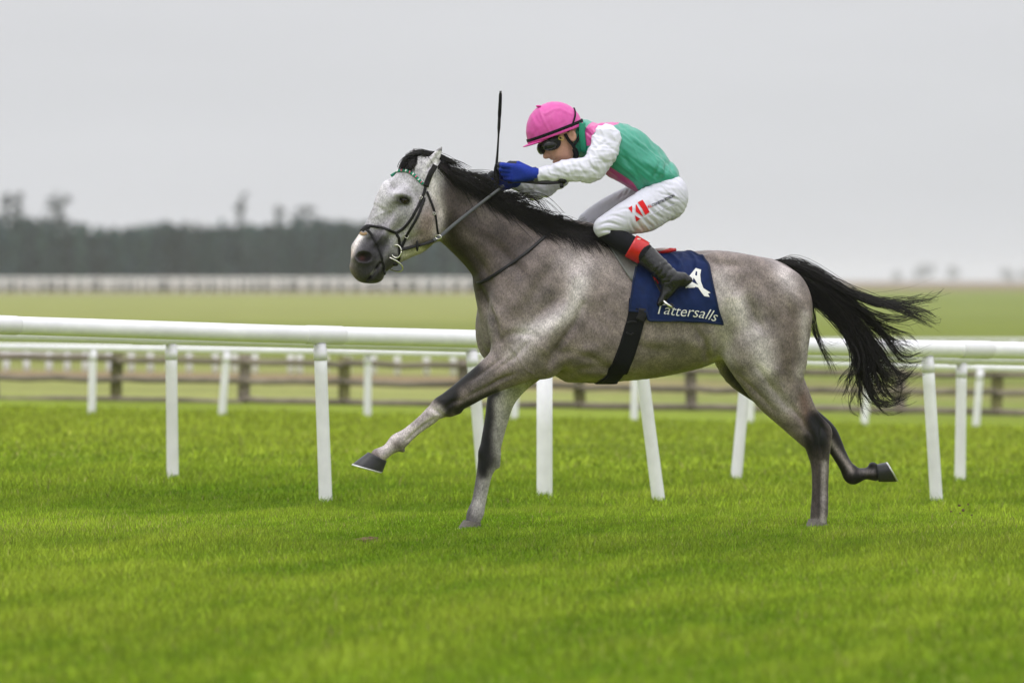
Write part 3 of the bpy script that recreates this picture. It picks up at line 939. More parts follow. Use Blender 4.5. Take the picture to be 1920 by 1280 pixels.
# muscles, creases and veins as relief along the normal (px)
HN = vnormals(HV, HQ)
near = HV[:, 2] > 0
Up = HV[:, 0] + yaw_k(HV[:, 0], HV[:, 1]) * np.abs(HV[:, 2]); Vp = HV[:, 1]
lat = np.clip(np.abs(HN[:, 2]) * 1.6 + 0.12, 0, 1)
disp = np.zeros(len(HV))
grooves = [  # polyline, half width, depth
    ([(900, 545), (915, 580), (926, 605), (934, 640)], 7, 6.0), ([(840, 470), (872, 505), (896, 540)], 9, 2.5),
    ([(1092, 570), (1076, 606), (1052, 642), (1034, 672), (1020, 702)], 6, 4.0), ([(1000, 455), (965, 520), (945, 570)], 12, 2.5),
    ([(1050, 470), (1010, 540), (975, 590)], 12, 2.0), ([(935, 640), (962, 625), (1005, 628)], 8, 2.0),
    ([(1065, 700), (1110, 690), (1160, 700)], 7, 2.0), ([(1040, 660), (1090, 665), (1150, 695), (1170, 710)], 9, 2.2),
    ([(1325, 640), (1322, 660), (1330, 680)], 7, 3.0), ([(1300, 612), (1318, 640), (1330, 664)], 6, 2.0),
    ([(1362, 575), (1366, 620), (1362, 665), (1372, 695)], 14, 4.5), ([(1402, 560), (1412, 590), (1424, 615)], 8, 4.0),
    ([(1478, 560), (1490, 620), (1494, 680), (1496, 715)], 9, 3.0), ([(1452, 600), (1462, 660), (1470, 710)], 12, 2.0),
    ([(1330, 690), (1345, 660), (1350, 600)], 10, 2.0), ([(1460, 730), (1490, 770), (1512, 800)], 5, 2.0),
    ([(878, 742), (905, 728), (950, 706)], 4, 1.6), ([(1528, 850), (1530, 900), (1530, 950)], 3.0, 1.4), ([(1542, 850), (1543, 940)], 2.6, 1.4),
    ([(824, 340), (826, 380), (830, 420), (828, 450)], 8, 3.0), ([(732, 346), (742, 352)], 9, 5.0), ([(775, 352), (786, 372), (790, 392)], 7, 2.5), ([(735, 398), (722, 415), (708, 440)], 7, 3.0), ([(748, 428), (730, 452), (722, 470)], 6, 2.2), ([(690, 452), (704, 446)], 6, 2.0), ([(740, 470), (760, 455), (790, 440)], 7, 2.0),
    ([(742, 383), (758, 386), (770, 384)], 4, 1.5), ([(700, 470), (710, 462), (716, 450)], 5, 1.2),
    ([(905, 440), (950, 480), (985, 520)], 12, 2.5), ([(965, 700), (935, 712), (905, 735)], 4, 2.0), ([(945, 668), (915, 690), (885, 712)], 3.5, 1.6), ([(1375, 700), (1410, 730), (1450, 770)], 5, 2.5), ([(1420, 690), (1452, 735), (1485, 775)], 6, 2.5), ([(1290, 480), (1340, 492), (1395, 500)], 8, 2.0), ([(880, 470), (905, 500), (920, 540)], 8, 2.5), ([(816, 782), (788, 801), (764, 824)], 2.4, 1.5), ([(806, 762), (822, 770), (838, 782)], 4, 1.4), ([(868, 748), (850, 752), (830, 768)], 4, 1.3), ([(1507, 800), (1522, 815), (1528, 838)], 4, 1.5), ([(1540, 800), (1538, 825), (1543, 850)], 3.5, 1.8), ([(1180, 640), (1215, 652), (1260, 655)], 9, 1.2), ([(990, 640), (965, 668), (930, 692)], 5, 1.6), ([(850, 370), (900, 410), (950, 450)], 14, 1.5)]
ridges = [([(1075, 520), (1062, 570), (1040, 610), (1020, 650)], 13, 2.5), ([(930, 590), (960, 640), (945, 690)], 14, 1.5), ([(1380, 560), (1388, 620), (1392, 680)], 13, 2.5),
          ([(1432, 560), (1440, 640), (1448, 700)], 18, 2.5), ([(745, 366), (756, 365), (768, 370)], 4, 2.0), ([(1215, 640), (1280, 640), (1330, 655)], 14, 1.2),
          ([(1000, 720), (955, 724), (912, 742)], 3, 1.0), ([(1030, 690), (1075, 665), (1110, 655)], 10, 1.5), ([(700, 410), (716, 402), (734, 396)], 2, 0.7),
          ([(722, 440), (732, 452), (738, 470)], 1.8, 0.7), ([(960, 650), (985, 690), (1000, 700)], 2, 0.8), ([(1310, 690), (1322, 664), (1318, 640)], 3, 1.0),
          ([(1480, 760), (1462, 720), (1455, 690)], 2, 0.8)]
for poly, wd, dp in grooves:
    d, t = seg_dist(Up, Vp, catmull(poly, 12))
    disp -= 1.9 * dp * np.exp(-(d / wd) ** 2) * np.sin(np.clip(t * 0.9 + 0.05, 0, 1) * math.pi) ** 0.5
for poly, wd, dp in ridges:
    d, t = seg_dist(Up, Vp, catmull(poly, 12))
    disp += 1.9 * dp * np.exp(-(d / wd) ** 2)
for k in range(7):                                             # faint ribs
    x = 1120 + k * 27
    d, t = seg_dist(Up, Vp, [(x + 8, 540), (x - 4, 610), (x - 26, 670)])
    disp += 0.5 * np.exp(-(d / 7) ** 2)
trunk = sstep(900, 960, Up) * sstep(720, 690, Vp)
disp += trunk * 1.1 * vnoise(HV, 30.0, 2, 4)
HV = HV + HN * (disp * lat)[:, None]

HW = warp(HV)                                                   # yawed, still in pixels
bvh_horse = BVHTree.FromPolygons([tuple(p) for p in HW], [tuple(q) for q in HQ])

# ---- coat: grey with dark points, plus highlights and shade painted into the colour
def coat(V, near_side=True):
    u, v = V[:, 0], V[:, 1]
    base = np.array((0.225, 0.186, 0.166)); C = np.repeat(base[None], len(V), 0)
    def blob(C, cu, cv, ru, rv, ang, col, s=1.0, p=2.0):
        ca, sa = math.cos(ang), math.sin(ang)
        x = ((u - cu) * ca + (v - cv) * sa) / ru; y_ = (-(u - cu) * sa + (v - cv) * ca) / rv
        wgt = s * np.exp(-(x * x + y_ * y_) ** (p / 2))
        return C * (1 - wgt[:, None]) + np.array(col)[None] * wgt[:, None]
    def line(C, poly, wd, col, s=1.0, p=2.0):
        d, t = seg_dist(u, v, catmull(poly, 14))
        wgt = s * np.exp(-(d / wd) ** p)
        return C * (1 - wgt[:, None]) + np.array(col)[None] * wgt[:, None]
    light = (0.385, 0.355, 0.34); lighter = (0.50, 0.475, 0.465); brown = (0.082, 0.062, 0.054); dark = (0.016, 0.013, 0.015); white = (0.43, 0.425, 0.435)
    # neck is browner and darker
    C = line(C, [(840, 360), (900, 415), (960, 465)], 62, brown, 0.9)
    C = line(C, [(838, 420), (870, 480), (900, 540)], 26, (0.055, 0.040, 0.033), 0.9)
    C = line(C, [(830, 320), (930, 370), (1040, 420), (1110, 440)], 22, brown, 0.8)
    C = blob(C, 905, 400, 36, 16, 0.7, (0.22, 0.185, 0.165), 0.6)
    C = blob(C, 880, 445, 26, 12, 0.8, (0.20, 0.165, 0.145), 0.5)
    # shoulder and ribs; the muscle's bright band is a highlight painted in
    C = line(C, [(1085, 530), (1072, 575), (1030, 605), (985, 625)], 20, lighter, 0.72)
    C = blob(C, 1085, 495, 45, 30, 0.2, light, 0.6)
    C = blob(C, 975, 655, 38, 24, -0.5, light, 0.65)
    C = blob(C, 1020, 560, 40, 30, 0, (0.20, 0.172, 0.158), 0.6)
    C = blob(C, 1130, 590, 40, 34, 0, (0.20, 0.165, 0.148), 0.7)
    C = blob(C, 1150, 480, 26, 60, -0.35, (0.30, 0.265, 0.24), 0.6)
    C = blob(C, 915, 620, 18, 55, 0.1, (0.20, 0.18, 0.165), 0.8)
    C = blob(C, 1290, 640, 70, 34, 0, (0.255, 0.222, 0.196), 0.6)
    # quarters: rump sheen and the thigh's lit and shaded bands put into colour
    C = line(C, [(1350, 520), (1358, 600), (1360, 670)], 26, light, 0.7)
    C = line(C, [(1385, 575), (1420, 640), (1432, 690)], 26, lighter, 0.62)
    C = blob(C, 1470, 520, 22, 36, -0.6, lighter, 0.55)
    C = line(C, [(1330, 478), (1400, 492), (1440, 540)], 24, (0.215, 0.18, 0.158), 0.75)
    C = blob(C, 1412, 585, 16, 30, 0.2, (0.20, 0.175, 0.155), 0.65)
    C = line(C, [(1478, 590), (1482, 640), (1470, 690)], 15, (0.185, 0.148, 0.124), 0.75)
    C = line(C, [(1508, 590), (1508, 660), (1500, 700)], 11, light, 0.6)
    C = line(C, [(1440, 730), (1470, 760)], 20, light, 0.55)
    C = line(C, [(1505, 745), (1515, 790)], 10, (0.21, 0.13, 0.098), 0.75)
    # near hind: dark hock, pale streaked cannon
    C = line(C, [(1530, 790), (1536, 818), (1536, 846)], 21, dark, 0.96, 4)
    C = line(C, [(1512, 820), (1520, 845)], 9, dark, 0.7)
    C = line(C, [(1537, 870), (1537, 985)], 30, (0.105, 0.085, 0.078), 0.9, 4)
    C = line(C, [(1546, 868), (1543, 985)], 6.0, (0.34, 0.31, 0.29), 0.75)
    C = line(C, [(1537, 872), (1535, 980)], 2.2, (0.05, 0.042, 0.04), 0.6)
    C = blob(C, 1535, 984, 26, 10, 0, (0.42, 0.40, 0.37), 0.8)
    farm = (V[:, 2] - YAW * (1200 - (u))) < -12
    # far hind: dark leg, with the thigh's shadow painted into the coat
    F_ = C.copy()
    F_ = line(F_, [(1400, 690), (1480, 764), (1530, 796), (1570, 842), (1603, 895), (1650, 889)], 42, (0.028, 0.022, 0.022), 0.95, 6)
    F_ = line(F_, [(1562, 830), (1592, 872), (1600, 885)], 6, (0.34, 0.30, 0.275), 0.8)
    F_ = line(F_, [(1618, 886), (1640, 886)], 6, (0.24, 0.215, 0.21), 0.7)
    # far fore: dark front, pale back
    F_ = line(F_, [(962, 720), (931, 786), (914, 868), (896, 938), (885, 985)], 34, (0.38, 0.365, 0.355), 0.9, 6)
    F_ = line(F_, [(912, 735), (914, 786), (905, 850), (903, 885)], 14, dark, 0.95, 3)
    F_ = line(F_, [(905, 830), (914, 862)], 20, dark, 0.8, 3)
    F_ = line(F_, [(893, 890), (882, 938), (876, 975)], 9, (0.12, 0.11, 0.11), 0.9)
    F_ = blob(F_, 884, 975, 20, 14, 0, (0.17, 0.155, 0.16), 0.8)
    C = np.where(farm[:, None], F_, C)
    # near fore
    C = line(C, [(892, 692), (860, 714), (828, 742)], 15, dark, 0.95, 3)
    C = line(C, [(846, 740), (838, 762)], 17, dark, 0.9, 4)
    C = line(C, [(930, 735), (890, 752), (858, 768)], 9, dark, 0.85, 3)
    C = line(C, [(915, 700), (890, 730)], 13, (0.13, 0.115, 0.108), 0.6)
    C = line(C, [(818, 772), (770, 806), (728, 842)], 18, (0.40, 0.365, 0.35), 0.92, 4)
    C = blob(C, 747, 832, 13, 11, 0.6, (0.15, 0.12, 0.11), 0.75)
    C = line(C, [(800, 775), (775, 793)], 6, (0.20, 0.17, 0.155), 0.6)
    # head: pale face, dark muzzle; shading round eye, cheek and nose painted in
    hd = sstep(585, 545, v)
    h = C.copy()
    C0 = C
    C = line(C, [(775, 320), (748, 380), (712, 440)], 62, (0.345, 0.34, 0.35), 0.96, 6)
    C = line(C, [(812, 345), (824, 395), (822, 440)], 12, (0.52, 0.49, 0.46), 0.7)
    C = blob(C, 800, 418, 20, 34, 0.1, (0.27, 0.205, 0.175), 0.8)
    C = blob(C, 752, 378, 17, 14, 0, (0.13, 0.127, 0.13), 0.8)
    C = blob(C, 760, 376, 10, 7.5, 0, (0.03, 0.028, 0.028), 0.95)
    C = blob(C, 728, 345, 26, 20, 0, white, 0.7)
    C = blob(C, 715, 395, 10, 26, 0.4, white, 0.6)
    C = line(C, [(742, 415), (724, 432), (710, 455)], 15, (0.22, 0.21, 0.22), 0.75)
    C = line(C, [(705, 462), (690, 485), (694, 512)], 28, (0.066, 0.063, 0.069), 0.97, 4)
    C = line(C, [(738, 485), (722, 503), (705, 520)], 12, (0.07, 0.066, 0.07), 0.9, 3)
    C = line(C, [(678, 442), (664, 468), (657, 480)], 5, (0.58, 0.53, 0.49), 0.85)
    C = blob(C, 660, 476, 5, 6, 0, (0.5, 0.36, 0.31), 0.7)
    C = blob(C, 686, 483, 12, 8, 0, (0.035, 0.022, 0.022), 0.9)
    C = blob(C, 681, 484, 5, 4.5, 0, (0.22, 0.07, 0.06), 0.7)
    C = line(C, [(699, 515), (706, 506)], 2.2, (0.42, 0.41, 0.40), 0.8)
    C = line(C, [(760, 480), (790, 466)], 8, (0.55, 0.53, 0.48), 0.6)
    ear = ((v < 322) & (u > 792) & (u < 834)) | ((v < 318) & (u < 790))
    C[ear] = np.array((0.42, 0.415, 0.41))
    C = np.where(ear[:, None] & (v < 284)[:, None], C * 0.5, C)
    C = C * hd[:, None] + h * (1 - hd[:, None])
    # mottled dapples and fine roaning in the hide itself
    n1 = vnoise(V, 24.0, 3, 2); n2 = vnoise(V, 9.0, 2, 6)
    amt = np.where((hd > 0.5) & (u < 830), 0.10, 0.22)
    C = C * np.clip(1 + amt * n1 + 0.15 * n2, 0.35, 1.8)[:, None]
    lum = C.mean(1, keepdims=True)
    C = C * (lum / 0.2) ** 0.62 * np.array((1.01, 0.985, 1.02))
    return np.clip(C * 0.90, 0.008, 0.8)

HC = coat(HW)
def coat_material():
    m = mat("grey_horse_coat", (0, 0, 0), rough=0.48, spec=0.22, var=0.46, scale=170.0, attr=True, bump=0.10, bscale=420, bdist=0.003, sheen=0.0, stretch=(1, 1, 0.5), var2=0.10, scale2=30.0, detail=5)
    return m
m_coat = coat_material()
horse_root = empty("racehorse", (P2W(np.array((1210, 990, 0.0)))[0], DIST, 0.0), "grey racehorse with black mane and tail galloping left across the turf", "horse")
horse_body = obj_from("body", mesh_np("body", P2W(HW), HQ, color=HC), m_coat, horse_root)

# ---- eyes
m_eye = mat("horse_eye", (0.018, 0.012, 0.010), rough=0.1, spec=0.35, var=0.2, scale=300.0)
m_lid = mat("horse_eyelid", (0.035, 0.032, 0.032), rough=0.5, spec=0.3, var=0.2, scale=200.0)
def near_hit(u, v, bvh=None):
    b = bvh or bvh_horse
    loc, nor, i, d = b.ray_cast(Vector((u, v, 900)), Vector((0, 0, -1)))
    if loc is None: return None, None
    n = np.array(nor)
    if n[2] < 0: n = -n
    return np.array(loc), n
def far_hit(u, v, bvh=None):
    b = bvh or bvh_horse
    loc, nor, i, d = b.ray_cast(Vector((u, v, -900)), Vector((0, 0, 1)))
    if loc is None: return None, None
    n = np.array(nor)
    if n[2] > 0: n = -n
    return np.array(loc), n
def ball(name, c, r, m, parent, squash=(1, 1, 1), seg=20, rot=None):
    bm = bmesh.new()
    bmesh.ops.create_uvsphere(bm, u_segments=seg, v_segments=seg // 2, radius=1.0)
    cw = P2W(np.array(c, float))
    for v in bm.verts:
        q = Vector((v.co.x * r * squash[0] / S, v.co.y * r * squash[2] / S, v.co.z * r * squash[1] / S))
        if rot is not None: q = rot @ q
        v.co = q + Vector(cw)
    return bm_object(name, bm, m, parent)
# eye placed just inside the carved opening
ep = np.array((759.0, 376.0, 0)); loc, nor = near_hit(759, 371)
eye_c = np.array((760.0, 376.5, (near_hit(760, 368)[0][2] + near_hit(760, 385)[0][2]) / 2 - 7.2))
ball("eye", eye_c, 8.6, m_eye, horse_root, (1.05, 0.95, 1))
fe = mirror_w(eye_c)
ball("eye", fe, 8.6, m_eye, horse_root, (1.05, 0.95, 1))
for side_ in (0, 1):
    th = np.linspace(0, 2 * math.pi, 30)
    pts = []
    for t in th:
        uu, vv = 760 + 9.0 * math.cos(t), 376.5 + 6.0 * math.sin(t) + 1.2 * math.cos(t)
        l, n_ = near_hit(uu, vv)
        pts.append((uu, vv, max(l[2], eye_c[2] + 3.0) + 0.4))
    pts = np.array(pts)
    if side_: pts = mirror_w(pts)
    R = (1.5 + 0.5 * np.maximum(-np.sin(th), 0)) / S
    tube_obj("eyelid", P2W(pts), R, m_lid, horse_root, 8)

# ---- hooves with shoes
m_hoof = mat("dark_hoof_horn", (0.030, 0.029, 0.032), rough=0.42, spec=0.4, var=0.3, scale=90.0, bump=0.25, bscale=160, stretch=(1, 1, 3))
m_hoof_pale = mat("pale_dusty_hoof_horn", (0.16, 0.145, 0.13), rough=0.7, spec=0.2, var=0.3, scale=90.0)
m_shoe = mat("aluminium_racing_shoe", (0.62, 0.62, 0.60), rough=0.38, spec=0.5, var=0.15, scale=120.0, metal=0.6)
def hoof(c0, a0, l0, b0, c1, a1, l1, b1, w, m=m_hoof):
    """coronet ring (centre, in-plane angle, half length, half width) lofted to the bearing ring"""
    def ring(c, a, l, b, k=28):
        th = np.linspace(0, 2 * math.pi, k, endpoint=False)
        x = np.cos(th) * l; y_ = np.sin(th) * b
        y_ = y_ * (1.0 - 0.12 * np.cos(th))
        return np.stack([c[0] + x * math.cos(a), c[1] + x * math.sin(a), w + y_], 1)
    c0 = np.array(c0, float); c1 = np.array(c1, float)
    rings = []
    for t, sw in ((0, 0.92), (0.03, 1.03), (0.12, 1.0), (0.35, 1.0), (0.7, 1.0), (0.95, 1.0), (1.0, 0.985)):
        c = c0 + (c1 - c0) * t; rings.append(ring(c, a0 + (a1 - a0) * t, (l0 + (l1 - l0) * t) * sw, (b0 + (b1 - b0) * t) * sw))
    V = np.vstack(rings); k = 28; n = len(rings)
    i = np.arange(n - 1)[:, None] * k; j = np.arange(k)[None, :]; j2 = (j + 1) % k
    Q = np.stack([i + j, i + j2, i + k + j2, i + k + j], -1).reshape(-1, 4)
    V = np.vstack([V, [c0[0], c0[1], w], [c1[0], c1[1], w]]); jj_ = np.arange(k); jn = (jj_ + 1) % k
    T = np.vstack([np.stack([np.full(k, len(V) - 2), jj_, jn], 1), np.stack([np.full(k, len(V) - 1), (n - 1) * k + jn, (n - 1) * k + jj_], 1)])
    V = V.astype(float)
    V[:, 2] += YAW * (1200 - V[:, 0])
    ho = obj_from("hoof", mesh_np("hoof", P2W(V), Q, T), m, horse_root)
    # shoe: a flat open rim under the wall
    d = (c1 - c0) / np.linalg.norm(c1 - c0)
    th = np.linspace(0.35, 2 * math.pi - 0.35, 30) + (math.pi if math.cos(a1) * (c1[0] - c0[0]) + math.sin(a1) * (c1[1] - c0[1]) < -1e9 else 0)
    out_, inn = [], []
    P = []
    for t in th:
        x, y_ = np.cos(t), np.sin(t) * (1 - 0.12 * np.cos(t))
        for (s_, dz) in ((1.02, -1.0), (1.02, 2.4), (0.72, 2.4), (0.72, -1.0)):
            P.append((c1[0] + x * l1 * s_ * math.cos(a1) + d[0] * dz, c1[1] + x * l1 * s_ * math.sin(a1) + d[1] * dz, w + y_ * b1 * s_))
    P = np.array(P); P[:, 2] += YAW * (1200 - P[:, 0])
    n = len(th); i = np.arange(n - 1)[:, None] * 4; j = np.arange(4)[None, :]; j2 = (j + 1) % 4
    Q = np.stack([i + j, i + j2, i + 4 + j2, i + 4 + j], -1).reshape(-1, 4)
    obj_from("shoe", mesh_np("shoe", P2W(P), Q, smooth=False), m_shoe, ho)
    return ho
hoof((710, 853), math.radians(26), 19, 16.5, (691, 875), math.radians(16), 29, 23, 46)
hoof((1650, 889), math.radians(84), 16.5, 15, (1677, 887), math.radians(60), 21, 20.5, -40)
hoof((1534, 974), math.radians(5), 17, 15, (1531, 990), 0, 22, 20, 32, m_hoof_pale)
hoof((885, 976), math.radians(8), 16, 15, (880, 990), 0, 22, 20, -40, m_hoof_pale)

# ---- mane, forelock and tail
m_hair = mat("black_horse_hair", (0.0085, 0.0065, 0.006), rough=0.33, spec=0.24, var=0.35, scale=60.0)
def hair_obj(name, paths_px, rad_px, taper=0.75, parent=horse_root, m=m_hair):
    paths = P2W(np.array(paths_px))
    s, n, _ = paths.shape
    t = np.linspace(0, 1, n)
    R = (np.asarray(rad_px)[:, None] / S) * (1 - taper * t[None, :] ** 1.5)
    V, Q = strands_mesh(paths, R)
    return obj_from(name, mesh_np(name, V, Q), m, parent)

crest = catmull([(812, 303), (830, 309), (868, 326), (906, 347), (950, 373), (1000, 399), (1050, 418), (1100, 432), (1118, 437)], 60)
def crest_at(t):
    i = np.clip(t, 0, 1) * 59; k = np.minimum(i.astype(int), 58); f = (i - k)[:, None]
    return crest[k] * (1 - f) + crest[k + 1] * f
EAR = [(790, 338), (797, 300), (824, 270), (836, 274), (828, 300), (812, 338)]
def on_ear(a, b):
    return bool(in_poly(np.array([a]), np.array([b]), EAR)[0]) if (785 < a < 838 and b < 340) else False
def make_mane():
    r = np.random.default_rng(3)
    locks = 105; per = 24; n = 12
    T0 = np.sort(r.uniform(0.0, 1.0, locks))
    out_, rad = [], []
    for li in range(locks):
        t0 = T0[li]
        L = np.interp(t0, [0, 0.2, 0.45, 0.7, 0.9, 1], [70, 92, 100, 74, 46, 30]) * r.uniform(0.6, 1.25)
        fall = np.interp(t0, [0, 0.25, 0.5, 0.75, 1], [0.50, 0.55, 0.52, 0.38, 0.28]) + r.normal() * 0.08
        drop = r.uniform(0, 1) * np.interp(t0, [0, 0.3, 0.6, 1], [10, 26, 24, 6])
        lift = r.uniform(0, 1) ** 2 * np.interp(t0, [0, 0.3, 0.6, 1], [16, 14, 20, 6])
        curl = r.normal() * 9
        side_s = 1 if r.uniform() < 0.8 else -1
        wend = side_s * np.interp(t0, [0, 0.5, 1], [26, 40, 26]) * r.uniform(0.5, 1.1)
        for k in range(per):
            t = np.clip(t0 + r.normal() * 0.012, 0, 1)
            c = crest_at(np.array([t]))[0]
            s_ = np.linspace(0, 1, n)
            Lk = L * r.uniform(0.7, 1.1)
            ang = fall + 0.12 * r.normal()
            dx = np.cos(ang) * Lk * s_
            dy = np.sin(ang) * Lk * s_ * 1.0 - lift * np.sin(s_ * math.pi * 0.75) - 4 * np.sin(s_ * math.pi)
            dy = dy + curl * s_ ** 2 * np.sin(s_ * 4 + r.normal() * 0.3)
            clump = (1 - s_ * 0.75)
            ox, oy, ow = r.normal() * 2.5, r.normal() * 3.0, r.normal() * 5.0
            u = c[0] + ox * clump + dx; v = c[1] + 1.0 + drop * np.minimum(s_ * 3, 1) + oy * clump * (1 if r.uniform() < .5 else .4) + dy
            w = ow * clump + wend * np.sin(s_ * math.pi * 0.5)
            P = np.stack([u, v, w], 1)
            P[:, 2] += YAW * (1200 - c[0]) + HEADYAW * max(850 - c[0], 0)
            out_.append(P); rad.append(r.uniform(0.45, 0.95))
    out_ = np.array(out_)
    # keep the near-side hair outside the hide
    flat = out_.reshape(-1, 3)
    for i in range(len(flat)):
        h_ = bvh_horse.ray_cast(Vector((flat[i, 0], flat[i, 1], 900)), Vector((0, 0, -1)))[0]
        if h_ is not None and not on_ear(flat[i, 0], flat[i, 1]) and flat[i, 2] < h_[2] + 1.2 and flat[i, 2] > h_[2] - 70:
            flat[i, 2] = h_[2] + 1.2 + (i * 7919 % 13) * 0.35
    return hair_obj("mane", out_, rad, 0.7)
make_mane()
def make_forelock():
    r = np.random.default_rng(8); out_, rad = [], []
    guides = [[(772, 296), (764, 300), (757, 309), (754, 318)], [(786, 292), (772, 294), (762, 304), (757, 316)], [(778, 290), (792, 288), (806, 298), (812, 312)],
              [(770, 293), (786, 287), (806, 292), (830, 302)], [(795, 292), (810, 291), (830, 297), (850, 308)], [(784, 294), (776, 302), (770, 312), (769, 320)]]
    for k in range(520):
        g = catmull(guides[r.integers(0, len(guides))], 9)
        u = g[:, 0] + r.normal() * 4; v = g[:, 1] + r.normal() * 2.5
        w = np.full(9, r.normal() * 9.0) + np.linspace(0, r.normal() * 8 + 5, 9)
        w = w + YAW * (1200 - u) + HEADYAW * np.maximum(850 - u, 0)
        P = np.stack([u, v, w], 1)
        for q in P:
            h_ = bvh_horse.ray_cast(Vector((q[0], q[1], 900)), Vector((0, 0, -1)))[0]
            if h_ is not None and not (q[0] > 784 and q[1] < 335) and q[2] < h_[2] + 1: q[2] = h_[2] + 1 + r.uniform(0, 3)
        out_.append(P); rad.append(r.uniform(0.45, 0.85))
    return hair_obj("forelock", out_, rad, 0.6)
make_forelock()
def make_tail():
    r = np.random.default_rng(17)
    G = [  # guide paths, weight, spread
        ([(1448, 489), (1500, 499), (1560, 528), (1620, 553), (1668, 562), (1722, 563), (1768, 553)], 0.5, 3.5),
        ([(1448, 488), (1505, 500), (1570, 533), (1630, 560), (1684, 570), (1728, 584), (1752, 600)], 0.6, 4.0),
        ([(1450, 489), (1510, 508), (1575, 548), (1630, 586), (1680, 602), (1712, 596), (1738, 582)], 0.6, 4.5),
        ([(1450, 490), (1515, 515), (1580, 560), (1635, 600), (1670, 618), (1700, 632), (1714, 650)], 0.9, 5.0),
        ([(1452, 492), (1520, 520), (1585, 572), (1630, 625), (1660, 672), (1690, 698), (1722, 690)], 1.0, 7.0),
        ([(1452, 494), (1525, 525), (1588, 582), (1625, 640), (1650, 690), (1685, 720), (1718, 694)], 1.1, 7.0),
        ([(1454, 495), (1525, 530), (1590, 590), (1622, 650), (1640, 705), (1672, 742), (1710, 722)], 1.3, 7.0),
        ([(1455, 496), (1528, 535), (1588, 596), (1618, 655), (1634, 715), (1662, 752), (1704, 738)], 1.3, 6.5),
        ([(1456, 498), (1526, 540), (1584, 602), (1612, 660), (1624, 715), (1644, 750), (1680, 752)], 1.2, 6.0),
        ([(1458, 500), (1524, 545), (1580, 606), (1606, 662), (1612, 712), (1615, 745), (1626, 768)], 0.8, 5.0),
        ([(1458, 502), (1522, 548), (1576, 608), (1602, 655), (1604, 690), (1590, 712), (1578, 735)], 0.6, 4.0),
        ([(1456, 492), (1520, 522), (1590, 578), (1640, 640), (1664, 680), (1676, 715), (1668, 748)], 1.0, 8.0),
        ([(1454, 490), (1520, 512), (1600, 565), (1655, 620), (1690, 668), (1714, 672), (1738, 664)], 0.5, 4.0),
        ([(1490, 502), (1512, 535), (1523, 575), (1530, 612), (1545, 648), (1555, 672), (1564, 694)], 0.10, 2.5),
        ([(1495, 505), (1518, 545), (1526, 590), (1536, 630), (1552, 655), (1560, 660), (1566, 664)], 0.07, 2.5),
        ([(1500, 508), (1520, 540), (1545, 575), (1575, 605), (1600, 625), (1620, 640), (1640, 660)], 0.25, 5.0),
        ([(1460, 496), (1540, 540), (1600, 610), (1618, 680), (1606, 730), (1608, 760), (1630, 772)], 0.5, 5.0)]
    wts = np.array([g[1] for g in G]); wts = wts / wts.sum()
    n = 20; out_, rad = [], []
    locks = 150
    for li in range(locks):
        gi = r.choice(len(G), p=wts); g = catmull(G[gi][0], n); sp = G[gi][2]
        s_ = np.linspace(0, 1, n)
        lo_u, lo_v, lo_w = r.normal() * sp * 1.35, r.normal() * sp * 1.35, r.normal() * 12
        fan = sstep(0.25, 0.9, s_)
        body_w = 6 + 12 * np.sin(np.clip(s_ * 1.4, 0, 1) * math.pi * 0.5)
        end = r.uniform(0.66, 1.06)
        wav = r.uniform(1.5, 4.0); ph = r.uniform(0, 6.28); am = abs(r.normal()) * 5.5
        for k in range(9):
            f = np.clip(s_ * end * r.uniform(0.82, 1.03), 0, 1) * (n - 1)
            i0 = np.minimum(f.astype(int), n - 2); q = (f - i0)[:, None]
            P = g[i0] * (1 - q) + g[i0 + 1] * q
            tight = 1.0 - 0.86 * s_
            thick = 5.5 * np.exp(-((s_ - 0.22) / 0.30) ** 2) + 2.2 * tight
            a, b = r.normal(), r.normal()
            u = P[:, 0] + lo_u * fan + a * thick * 0.7 + am * fan * np.sin(wav * s_ * 4 + ph) + r.normal() * 1.2 * s_
            v = P[:, 1] + lo_v * fan + (b * thick + 3.0) * sstep(0.0, 0.12, s_) + am * fan * np.cos(wav * s_ * 4 + ph) + r.normal() * 1.2 * s_
            w = lo_w * (0.4 + fan) + r.normal() * body_w * 0.45
            out_.append(np.stack([u, v, w + YAW * (1200 - 1470)], 1)); rad.append(r.uniform(0.35, 0.75))
    for k in range(190):                                    # fly-away single hairs
        gi = r.integers(0, len(G)); g = catmull(G[gi][0], n)
        s_ = np.linspace(0, 1, n); am = r.normal() * 12; b = r.normal() * 14
        fan = sstep(0.35, 1, s_)
        out_.append(np.stack([g[:, 0] + am * fan + r.normal() * 3, g[:, 1] + b * fan + 5 * fan * np.sin(s_ * 5 + k), np.full(n, r.normal() * 9 - 40.5)], 1)); rad.append(r.uniform(0.25, 0.42))
    # the dock
    return hair_obj("tail", np.array(out_), rad, 0.6)
make_tail()
